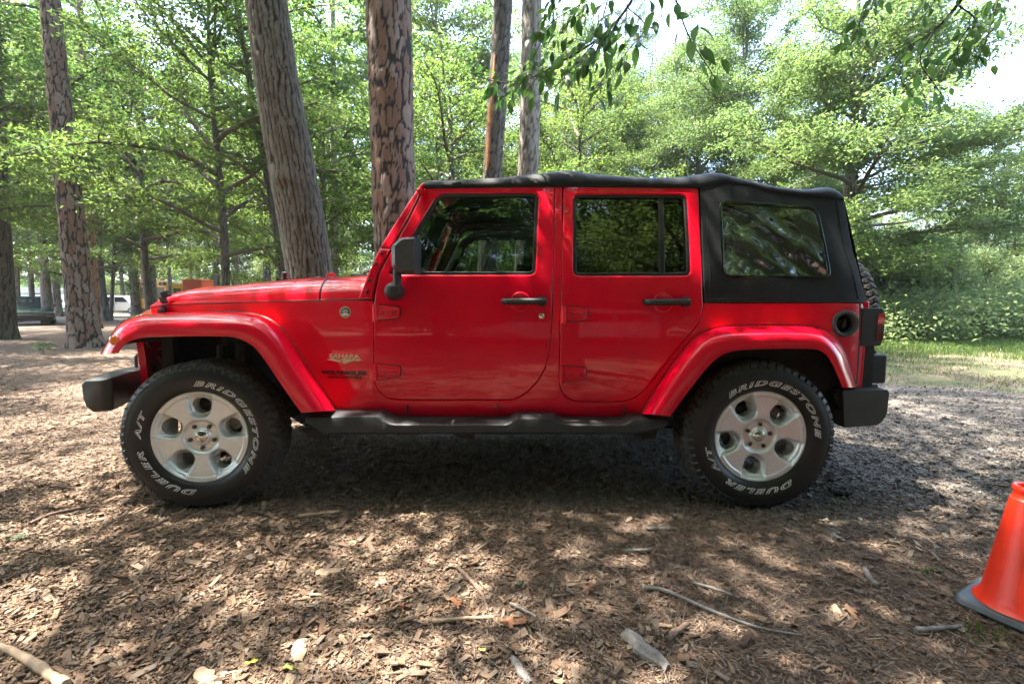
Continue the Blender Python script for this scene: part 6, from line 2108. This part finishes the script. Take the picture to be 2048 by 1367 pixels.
def ground():
    xs = np.concatenate([np.linspace(-180, -30, 12)[:-1], np.linspace(-30, -7, 24)[:-1], np.linspace(-7, 7, 150), np.linspace(7, 30, 24)[1:], np.linspace(30, 180, 12)[1:]])
    ys = np.concatenate([np.linspace(-60, -12, 10)[:-1], np.linspace(-12, 0.5, 16)[:-1], np.linspace(0.5, 9, 100), np.linspace(9, 40, 36)[1:], np.linspace(40, 130, 14)[1:]])
    X, Y = np.meshgrid(xs, ys)
    Z = gh(X, Y)
    g, nd, gs = zones(X, Y)
    lot = smoothstep(24, 32, Y) * smoothstep(2, -4, X) * smoothstep(62, 54, Y)
    gs = np.maximum(gs, smoothstep(54, 62, Y))
    n, m = len(xs), len(ys)
    i = np.arange(m - 1)[:, None]
    k = np.arange(n - 1)[None, :]
    q = np.stack([i * n + k, i * n + k + 1, (i + 1) * n + k + 1, (i + 1) * n + k], -1).reshape(-1, 4)
    v = np.stack([X, Y, Z], -1).reshape(-1, 3)
    t = NT('forest_floor')
    c = t.coord('Object')
    n1 = t.noise(c, 0.9, 5, 0.6)
    n2 = t.noise(c, 11, 6, 0.7)
    vo = t.n('ShaderNodeTexVoronoi', feature='F1')
    vo.inputs['Scale'].default_value = 34
    t.l(t.coord('Object', (1, 0.55, 1)), vo.inputs['Vector'])
    chip = t.ramp(vo.outputs['Color'], [(0.1, (0.046, 0.028, 0.017)), (0.4, (0.134, 0.078, 0.047)), (0.7, (0.218, 0.143, 0.090)), (1.0, (0.336, 0.254, 0.172))])
    soil = t.ramp(n2, [(0.3, (0.066, 0.044, 0.031)), (0.55, (0.140, 0.097, 0.070)), (0.75, (0.218, 0.164, 0.120))])
    base = t.mix(t.ramp(n1, [(0.35, 0.25), (0.7, 0.8)]), soil, chip)
    v2 = t.n('ShaderNodeTexVoronoi', feature='F1')
    v2.inputs['Scale'].default_value = 55
    t.l(c, v2.inputs['Vector'])
    grav = t.ramp(v2.outputs['Color'], [(0.1, (0.072, 0.062, 0.052)), (0.5, (0.144, 0.126, 0.107)), (0.9, (0.230, 0.207, 0.177))])
    grav = t.mix(t.ramp(n2, [(0.35, 0.7), (0.65, 0.0)]), grav, (0.095, 0.072, 0.055))
    col = t.mix(t.attr('gravel'), base, grav)
    gcol = t.ramp(n2, [(0.3, (0.045, 0.060, 0.018)), (0.7, (0.10, 0.115, 0.040))])
    gm = t.math('MULTIPLY', t.attr('grass'), t.ramp(n1, [(0.40, 0.05), (0.58, 0.9)]))
    col = t.mix(gm, col, gcol)
    col = t.mix(t.attr('lot'), col, t.ramp(n2, [(0.3, (0.12, 0.10, 0.08)), (0.7, (0.20, 0.17, 0.14))]))
    h = t.math('ADD', vo.outputs['Distance'], t.math('MULTIPLY', n2, 0.8))
    nm = t.bump(h, 0.9, 0.03)
    mat = t.done(t.bsdf(col, 0.92, 0, nm))
    me = mesh_np('ground', v, q.ravel(), np.full(len(q), 4), [mat], True, None, {'gravel': g.ravel(), 'grass': gs.ravel(), 'lot': lot.ravel()})
    o = link('ground', me)
    o['kind'] = 'structure'
ground()

def attr_mat(name, stops, rough=0.85, nscale=60, var=0.25):
    t = NT(name)
    col = t.ramp(t.attr('rnd'), stops)
    n = t.noise(t.coord('Object'), nscale, 4, 0.6)
    col = t.mix(t.ramp(n, [(0.3, var * 1.6), (0.65, 0.0)]), col, (0.03, 0.022, 0.016))
    return t.done(t.bsdf(col, rough))

CHIPM = attr_mat('wood_chip', [(0.0, (0.033, 0.020, 0.013)), (0.18, (0.069, 0.039, 0.023)), (0.34, (0.134, 0.074, 0.041)), (0.52, (0.195, 0.114, 0.064)), (0.66, (0.166, 0.127, 0.094)), (0.80, (0.260, 0.176, 0.104)), (0.93, (0.333, 0.250, 0.165)), (1.0, (0.419, 0.345, 0.248))])
NEEDM = attr_mat('dry_needle', [(0.0, (0.064, 0.042, 0.030)), (0.35, (0.152, 0.090, 0.060)), (0.7, (0.220, 0.152, 0.110)), (1.0, (0.296, 0.246, 0.193))])
GRAVM = attr_mat('gravel_stone', [(0.0, (0.050, 0.042, 0.035)), (0.4, (0.112, 0.100, 0.085)), (0.75, (0.179, 0.163, 0.141)), (1.0, (0.260, 0.241, 0.210))])
GRASSM = leaf_mat('grass_blade', (0.075, 0.120, 0.026), (0.150, 0.240, 0.045), 0.35)

def scatter_xy(rs, n, y0, y1, power, margin=2.2):
    """places over the clearing, thinning out with distance"""
    u = rs.uniform(0, 1, n)
    a = 1 - power
    y = (y0 ** a + u * (y1 ** a - y0 ** a)) ** (1 / a)
    x = rs.uniform(-1, 1, n) * (y * 1.22 + margin)
    return x, y

def flat_pieces(rs, x, y, L, W, T, tilt, rnd, name, mat, lift=0.0, taper=0.6, crook=0.0):
    """small boxes, wedge shaped and tilted, lying about"""
    n = len(x)
    az = rs.uniform(0, 2 * np.pi, n)
    d = np.stack([np.cos(az), np.sin(az), rs.normal(0, tilt, n)], 1)
    d /= np.linalg.norm(d, axis=1, keepdims=True)
    s = np.stack([-np.sin(az), np.cos(az), rs.normal(0, tilt * 1.4, n)], 1)
    s -= d * (d * s).sum(1, keepdims=True)
    s /= np.linalg.norm(s, axis=1, keepdims=True)
    nn = np.cross(d, s)
    nn *= np.sign(nn[:, 2:3])
    z = gh(x, y) + T * 0.5 + lift + rs.uniform(0, 1, n) ** 2 * 0.010 + np.abs(d[:, 2]) * L * 0.3
    C = np.stack([x, y, z], 1)
    k1, k2, k3, k4 = (rs.uniform(taper, 1.1, n)[:, None] for _ in range(4))
    o1, o2 = (rs.uniform(-0.25, 0.25, n)[:, None] for _ in range(2))
    dl, sw, nt = d * (L * 0.5)[:, None], s * (W * 0.5)[:, None], nn * (T * 0.5)[:, None]
    v = np.stack([C - dl * (1 + o1) - sw * k1 + nt, C + dl - sw * k2 + nt, C + dl * (1 + o2) + sw * k3 + nt, C - dl + sw * k4 + nt,
                  C - dl * (1 + o1) - sw * k1 - nt, C + dl - sw * k2 - nt, C + dl * (1 + o2) + sw * k3 - nt, C - dl + sw * k4 - nt], 1)
    f = np.array([(0, 1, 2, 3), (0, 4, 5, 1), (1, 5, 6, 2), (2, 6, 7, 3), (3, 7, 4, 0)])
    F = (f[None] + (np.arange(n) * 8)[:, None, None]).reshape(-1, 4)
    me = mesh_np(name, v.reshape(-1, 3), F.ravel(), np.full(len(F), 4), [mat], False, None, {'rnd': np.repeat(rnd, 8)})
    o = link(name, me)
    o['kind'] = 'stuff'
    return o

rs = np.random.RandomState(77)
# wood chips
N = 460000
x, y = scatter_xy(rs, N, 0.85, 13, 1.55)
g, nd, gs = zones(x, y)
patch = 0.5 + 0.5 * np.sin(2.1 * x + 1.3 * y + 1.0) * np.sin(1.7 * y - 0.8 * x)
keep = rs.uniform(0, 1, N) < np.clip((1.0 - 0.74 * nd) * (1 - 0.92 * g) * (1 - 0.9 * gs) * (0.6 + 0.6 * patch), 0.05, 1)
x, y = x[keep], y[keep]
nd, g = nd[keep], g[keep]
n = len(x)
L = np.exp(rs.normal(math.log(0.0108), 0.62, n)).clip(0.005, 0.075)
W = (L * rs.uniform(0.22, 0.75, n)).clip(0.004, 0.024)
T = rs.uniform(0.0012, 0.005, n)
c = np.clip(0.06 + 0.9 * rs.beta(2.1, 1.8, n) - 0.10 * nd * rs.uniform(0, 1, n) + 0.05 * (patch[keep] - 0.5), 0, 1)
c = np.where(rs.uniform(0, 1, n) < 0.45 * nd, rs.uniform(0.58, 0.72, n), c)
flat_pieces(rs, x, y, L, W, T, 0.26, c, 'wood_chips', CHIPM)
# pine needles and shredded bark
N = 150000
x, y = scatter_xy(rs, N, 0.85, 9, 1.5)
g, nd, gs = zones(x, y)
keep = rs.uniform(0, 1, N) < np.clip(0.22 + 0.55 * nd * (1 - 0.6 * g), 0, 1) * (1 - 0.8 * gs)
x, y = x[keep], y[keep]
n = len(x)
flat_pieces(rs, x, y, rs.uniform(0.012, 0.060, n), rs.uniform(0.0010, 0.0028, n), rs.uniform(0.001, 0.002, n), 0.20, rs.uniform(0, 1, n), 'pine_needles', NEEDM, 0.003)
# gravel
N = 150000
x, y = scatter_xy(rs, N, 1.5, 9, 1.25, 2.0)
g, nd, gs = zones(x, y)
keep = rs.uniform(0, 1, N) < g * (1 - 0.7 * gs)
x, y = x[keep], y[keep]
n = len(x)
L = np.exp(rs.normal(math.log(0.009), 0.45, n)).clip(0.005, 0.045)
flat_pieces(rs, x, y, L, L * rs.uniform(0.5, 0.95, n), L * rs.uniform(0.25, 0.6, n), 0.35, rs.beta(1.6, 1.8, n), 'gravel', GRAVM, -0.003, 0.5)
# grass beyond the gravel and a few tufts
def grass(rs, x, y, h, name, label=None):
    n = len(x)
    az = rs.uniform(0, 2 * np.pi, n)
    lean = rs.normal(0, 0.45, (n, 2)) * h[:, None]
    z = gh(x, y)
    b = np.stack([x, y, z - 0.01], 1)
    w = np.stack([np.cos(az), np.sin(az), np.zeros(n)], 1) * (0.0035 + h * 0.012)[:, None]
    m = b + np.concatenate([lean * 0.4, (h * 0.62)[:, None]], 1)
    t = b + np.concatenate([lean, (h * rs.uniform(0.75, 1.0, n))[:, None]], 1)
    v = np.stack([b - w, b + w, m + w * 0.7, m - w * 0.7, t], 1).reshape(-1, 3)
    i = (np.arange(n) * 5)[:, None]
    q = i + np.array([[0, 1, 2, 3]])
    tr = i + np.array([[3, 2, 4]])
    fl = np.concatenate([q, tr], 1).ravel()
    lt = np.tile([4, 3], n)
    me = mesh_np(name, v, fl, lt, [GRASSM], False, None, {'rnd': np.repeat(rs.uniform(0, 1, n), 5)})
    return me
N = 150000
y = rs.uniform(5.2, 19, N)
x = rs.uniform(2.4, 22, N)
g, nd, gs = zones(x, y)
cl = 0.5 + 0.5 * np.sin(3.1 * x + 1.7 * np.sin(2.2 * y)) * np.sin(2.7 * y + 0.9 * x)
keep = (rs.uniform(0, 1, N) < gs * np.clip(cl * 1.3 - 0.25 + 0.9 * smoothstep(9.0, 11.5, y), 0, 1)) & (x < y * 1.35 + 1)
x, y = x[keep], y[keep]
h = rs.uniform(0.05, 0.16, len(x)) * (0.55 + 0.9 * smoothstep(7.5, 10.5, y)) * (1 + 0.8 * smoothstep(12.5, 14.5, y))
o = link('grass', grass(rs, x, y, h, 'grass'))
o['kind'] = 'stuff'

# ------------------------------------------------------------------ single things lying on the ground
def stick(name, label, pts, r0, r1, mat, group=None, seed=0, n=7):
    """pts: pixels on the ground; the stick lies on the chips"""
    rs_ = np.random.RandomState(seed)
    q = []
    for px, py in pts:
        gx_, gy_ = G(px, py)
        q.append((gx_, gy_, float(gh(gx_, gy_)) + r0 * 0.9 + 0.006))
    root = q[0]
    m = MB()
    qq = smooth_line([tuple(a) for a in q], 24) if len(q) > 2 else [tuple(np.array(q[0]) * (1 - t) + np.array(q[1]) * t + np.array([0, 0, 0.006 * math.sin(3 * t)])) for t in np.linspace(0, 1, 12)]
    rad = [r0 + (r1 - r0) * i / (len(qq) - 1) for i in range(len(qq))]
    rad = [r * rs_.uniform(0.82, 1.15) for r in rad]
    m.tube(qq, rad, n)
    o = m.build(name, mat, None, angle=60)
    return tag(o, label, 'stick', group)
GSTK = plain('grey_weathered_wood', (0.17, 0.155, 0.14), 0.85, var=0.4, nscale=40, bump=0.6, bscale=160)
BSTK = plain('brown_stick_bark', (0.13, 0.085, 0.060), 0.85, var=0.4, nscale=40, bump=0.6, bscale=160)
PSTK = plain('pale_split_wood', (0.33, 0.235, 0.150), 0.75, var=0.3, nscale=25, bump=0.5, bscale=120)
stick('stick', 'long curving grey stick lying on the needles below the rear door', [(1285, 1184), (1330, 1188), (1400, 1218), (1480, 1252), (1540, 1272), (1600, 1282)], 0.0095, 0.004, GSTK, seed=1)
stick('stick', 'shorter grey stick just above the long curving stick', [(1385, 1170), (1430, 1182), (1478, 1200)], 0.007, 0.004, GSTK, seed=2)
stick('stick', 'crooked dark stick lying below the front door', [(915, 1140), (945, 1170), (965, 1195), (976, 1228)], 0.009, 0.006, BSTK, seed=3)
stick('stick', 'straight pale stick pointing left of the big dead leaf', [(865, 1247), (930, 1242), (988, 1240)], 0.008, 0.006, PSTK, seed=4)
stick('stick', 'thin stick right of the crooked dark stick', [(1020, 1210), (1048, 1224), (1072, 1237)], 0.006, 0.005, GSTK, seed=5)
stick('stick', 'thick split branch end at the lower left corner', [(-20, 1283), (50, 1312), (130, 1364)], 0.011, 0.016, PSTK, seed=6)
stick('stick', 'long thin stick on the chips left of the front wheel bottom', [(60, 1050), (110, 1030), (195, 1012)], 0.010, 0.007, BSTK, seed=7)
stick('stick', 'brown stick lying in front of the front wheel', [(240, 1080), (300, 1058), (335, 1042)], 0.008, 0.006, BSTK, seed=8)
stick('stick', 'bent grey root piece sticking up right of centre near the cone', [(1730, 1140), (1738, 1158), (1758, 1176)], 0.011, 0.009, GSTK, seed=9)
stick('stick', 'long thin dark twig reaching towards the traffic cone', [(1745, 1112), (1810, 1134), (1850, 1160), (1880, 1180)], 0.006, 0.003, BSTK, seed=10)
stick('stick', 'pale weathered stick lying left of the cone base', [(1830, 1262), (1880, 1258), (1925, 1252)], 0.010, 0.006, GSTK, seed=11)
stick('stick', 'reddish stub of a branch at the bottom right of centre', [(1335, 1290), (1355, 1272), (1375, 1256)], 0.011, 0.009, BSTK, seed=12)
stick('stick', 'small grey stick lying beyond the rear wheel on the gravel', [(1250, 1106), (1278, 1104), (1300, 1103)], 0.010, 0.009, GSTK, seed=13)

def chunk(label, px, py, rz, s, mat, seed):
    """a splintered slab of wood"""
    r_ = np.random.RandomState(seed)
    gx_, gy_ = G(px, py)
    L_, W_, T_ = s
    top = []
    k = 9
    for i in range(k):
        t = i / (k - 1)
        w = W_ * (0.55 + 0.45 * math.sin(math.pi * (0.15 + 0.8 * t))) * r_.uniform(0.8, 1.1)
        top.append((L_ * (t - 0.5), w / 2, T_ * r_.uniform(0.75, 1.1)))
    rows = []
    for (a, w, h) in top:
        j = r_.uniform(-0.1, 0.1) * W_
        rows.append([(a, -w + j, 0.0), (a + r_.uniform(-.1, .1) * W_, -w * 0.9 + j, h * 0.6), (a, -w * 0.3 + j, h), (a, w * 0.4 + j, h * 0.9), (a + r_.uniform(-.1, .1) * W_, w * 0.95 + j, h * 0.5), (a, w + j, 0.0)])
    m = MB().grid(rows)
    nn_ = 6
    m.f.append(tuple(range(nn_)))
    m.f.append(tuple((k - 1) * nn_ + q for q in range(nn_)))
    o = m.build('wood_chunk', mat, None, angle=30)
    o.location = (gx_, gy_, float(gh(gx_, gy_)) + 0.006)
    o.rotation_euler = (r_.uniform(-0.1, 0.1), r_.uniform(-0.12, 0.12), rz)
    tag(o, label, 'wood chunk')
chunk('big splintered grey-brown wood chunk at the bottom right of centre', 1292, 1310, R(-55), (0.16, 0.065, 0.03), GSTK, 1)
chunk('pale upright wood chip slab below the left front wheel area', 598, 1305, R(-75), (0.10, 0.05, 0.014), PSTK, 2)
chunk('long pale sliver of wood in front of the shadow edge between the wheels', 640, 1026, R(18), (0.20, 0.035, 0.010), PSTK, 3)
chunk('broad tan wood chip on the sunlit patch left of centre', 660, 1142, R(15), (0.11, 0.05, 0.012), PSTK, 4)
chunk('pair-like tan chip at the bottom edge left of centre', 415, 1354, R(-30), (0.10, 0.05, 0.015), PSTK, 5)
chunk('grey flat chip lying on the needles below the rear wheel', 1322, 1056, R(5), (0.15, 0.028, 0.010), GSTK, 6)
chunk('brown wood sliver standing out at the bottom centre', 1042, 1342, R(-60), (0.11, 0.028, 0.014), GSTK, 7)
chunk('black lump of bark on the gravel right of the rear wheel', 1682, 984, R(-20), (0.11, 0.05, 0.03), plain('black_bark', (0.02, 0.018, 0.016), 0.9), 8)

def dead_leaf(label, px, py, rz, s, color, seed, lobed=True):
    s = s * 0.8
    r_ = np.random.RandomState(seed)
    gx_, gy_ = G(px, py)
    pts = []
    k = 22 if lobed else 14
    for i in range(k):
        t = 2 * math.pi * i / k
        rr_ = s * (0.5 + (0.22 * (1 if i % 4 < 2 else -1) if lobed else 0)) * (1.0 + 0.25 * math.cos(t))
        pts.append((rr_ * math.cos(t), rr_ * math.sin(t) * (0.75 if lobed else 0.45)))
    m = MB()
    vs = [(0, 0, 0.012)] + [(a, b, 0.006 + 0.014 * r_.uniform(0, 1)) for a, b in pts]
    m.add(vs, [(0, 1 + i, 1 + (i + 1) % k) for i in range(k)])
    m.tube([(s * 0.5, 0, 0.012), (s * 0.85, 0.1 * s, 0.008)], 0.0012, 4)
    o = m.build('fallen_leaf', plain('fallen_leaf_%d' % seed, color, 0.6, var=0.3, nscale=60), None, angle=80, fix=False)
    o.location = (gx_, gy_, float(gh(gx_, gy_)) + 0.008)
    o.rotation_euler = (r_.uniform(-0.15, 0.15), r_.uniform(-0.15, 0.15), rz)
    tag(o, label, 'fallen leaf')
dead_leaf('large ragged orange-brown leaf at the bottom centre', 1018, 1252, R(10), 0.085, (0.25, 0.105, 0.048), 1)
dead_leaf('orange-brown curled leaf below the rear door', 1176, 1188, R(60), 0.055, (0.24, 0.115, 0.065), 2)
dead_leaf('brown leaf near the crooked dark stick', 915, 1214, R(140), 0.055, (0.27, 0.10, 0.04), 3)
dead_leaf('brown leaf lying left of the crooked dark stick', 803, 1220, R(30), 0.045, (0.25, 0.10, 0.045), 4)
dead_leaf('small green leaf lying on the chips below the front door', 1042, 1176, R(200), 0.05, (0.03, 0.12, 0.03), 5, False)
dead_leaf('yellow leaf at the bottom left of centre', 498, 1328, R(30), 0.045, (0.62, 0.56, 0.06), 6, False)
dead_leaf('small yellow-green leaf at the bottom, right of the yellow leaf', 572, 1344, R(10), 0.04, (0.50, 0.50, 0.12), 7, False)
dead_leaf('tiny yellow leaf at the bottom centre', 963, 1308, R(-40), 0.036, (0.62, 0.60, 0.12), 8, False)
dead_leaf('dark green leaf on the chips at the left edge', 28, 1078, R(20), 0.06, (0.03, 0.08, 0.025), 9)
dead_leaf('orange-brown leaf beside the sunlit patch near the cone', 1700, 1225, R(20), 0.06, (0.20, 0.095, 0.045), 10)
dead_leaf('yellow leaf on the gravel right of the rear wheel', 1637, 963, R(20), 0.05, (0.70, 0.45, 0.03), 11, False)

def tuft(label, px, py, n, hgt, spread, seed, cat='grass tuft', name='grass_tuft'):
    r_ = np.random.RandomState(seed)
    gx_, gy_ = G(px, py)
    xx_ = gx_ + r_.normal(0, spread, n)
    yy_ = gy_ + r_.normal(0, spread * 0.6, n)
    me = grass(r_, xx_, yy_, r_.uniform(0.4, 1.0, n) * hgt, name)
    tag(link(name, me), label, cat)
tuft('small bright grass tuft left of the traffic cone', 1852, 1140, 70, 0.035, 0.035, 1)
tuft('thin grass tuft in front of the cone base', 1968, 1262, 60, 0.055, 0.04, 2)
# seedling by the left pine
gx_, gy_ = G(86, 706)
sd_ = thing('seedling', 'tiny green seedling on the wood chips left of the big pine', 'seedling', (gx_, gy_, 0))
r_ = np.random.RandomState(4)
v_, q_ = leaf_quads(r_, np.stack([r_.normal(0, 0.09, 26), r_.normal(0, 0.09, 26), r_.uniform(0.08, 0.24, 26)], 1), r_.normal(0, 0.4, (26, 3)) + np.array([0, 0, 1]), r_.normal(0, 1, (26, 3)), 0.13)
link('leaves', leaves_mesh('leaves', v_, q_, LYEL), sd_)
put(MB().tube([(0, 0, 0), (0.01, 0, 0.1), (0, 0.01, 0.22)], 0.005, 5), 'stem', TWIG, sd_)

# tree stump at the edge of the grass
gx_, gy_ = G(1806, 674)
st_o = thing('tree_stump', 'dark rotting tree stump at the edge of the grass behind the vehicle', 'tree stump', (gx_, gy_, 0))
pth = [(0, 0, -0.05), (0.02, 0, 0.2), (0.04, 0, 0.46)]
v_, f_2, p_, c_ = trunk_mesh('stump', pth, [0.36, 0.33, 0.31], DARKB, 'oak', 48, 40, 8, amp=0.035, flare=0.25)
STUMPM = bark_mat('rotten_stump', (0.018, 0.015, 0.013), (0.055, 0.045, 0.037), (0.11, 0.095, 0.08))
link('trunk', wood_mesh('trunk', [(v_, f_2, p_, c_)], STUMPM), st_o)
tp = []
for k in range(24):
    t = 2 * math.pi * k / 24
    tp.append((0.04 + 0.30 * math.cos(t), 0.30 * math.sin(t), 0.43 + 0.04 * math.sin(5 * t)))
put(MB().add([(0.04, 0, 0.36)] + tp, [(0, 1 + k, 1 + (k + 1) % 24) for k in range(24)]), 'cut_top', plain('rotten_wood', (0.07, 0.05, 0.035), 0.95, var=0.4), st_o)

# ------------------------------------------------------------------ the thin haze of a humid summer wood
hz = NT('haze')
pv = hz.n('ShaderNodeVolumePrincipled')
pv.inputs['Color'].default_value = (0.86, 0.92, 0.90, 1)
pv.inputs['Density'].default_value = 0.0006
pv.inputs['Anisotropy'].default_value = 0.2
hz.l(pv.outputs[0], hz.out.inputs['Volume'])
hm = MB().span((-182, -62, -1.2), (182, 132, 34)).build('haze', hz.m, None, smooth=False)
hm['kind'] = 'stuff'
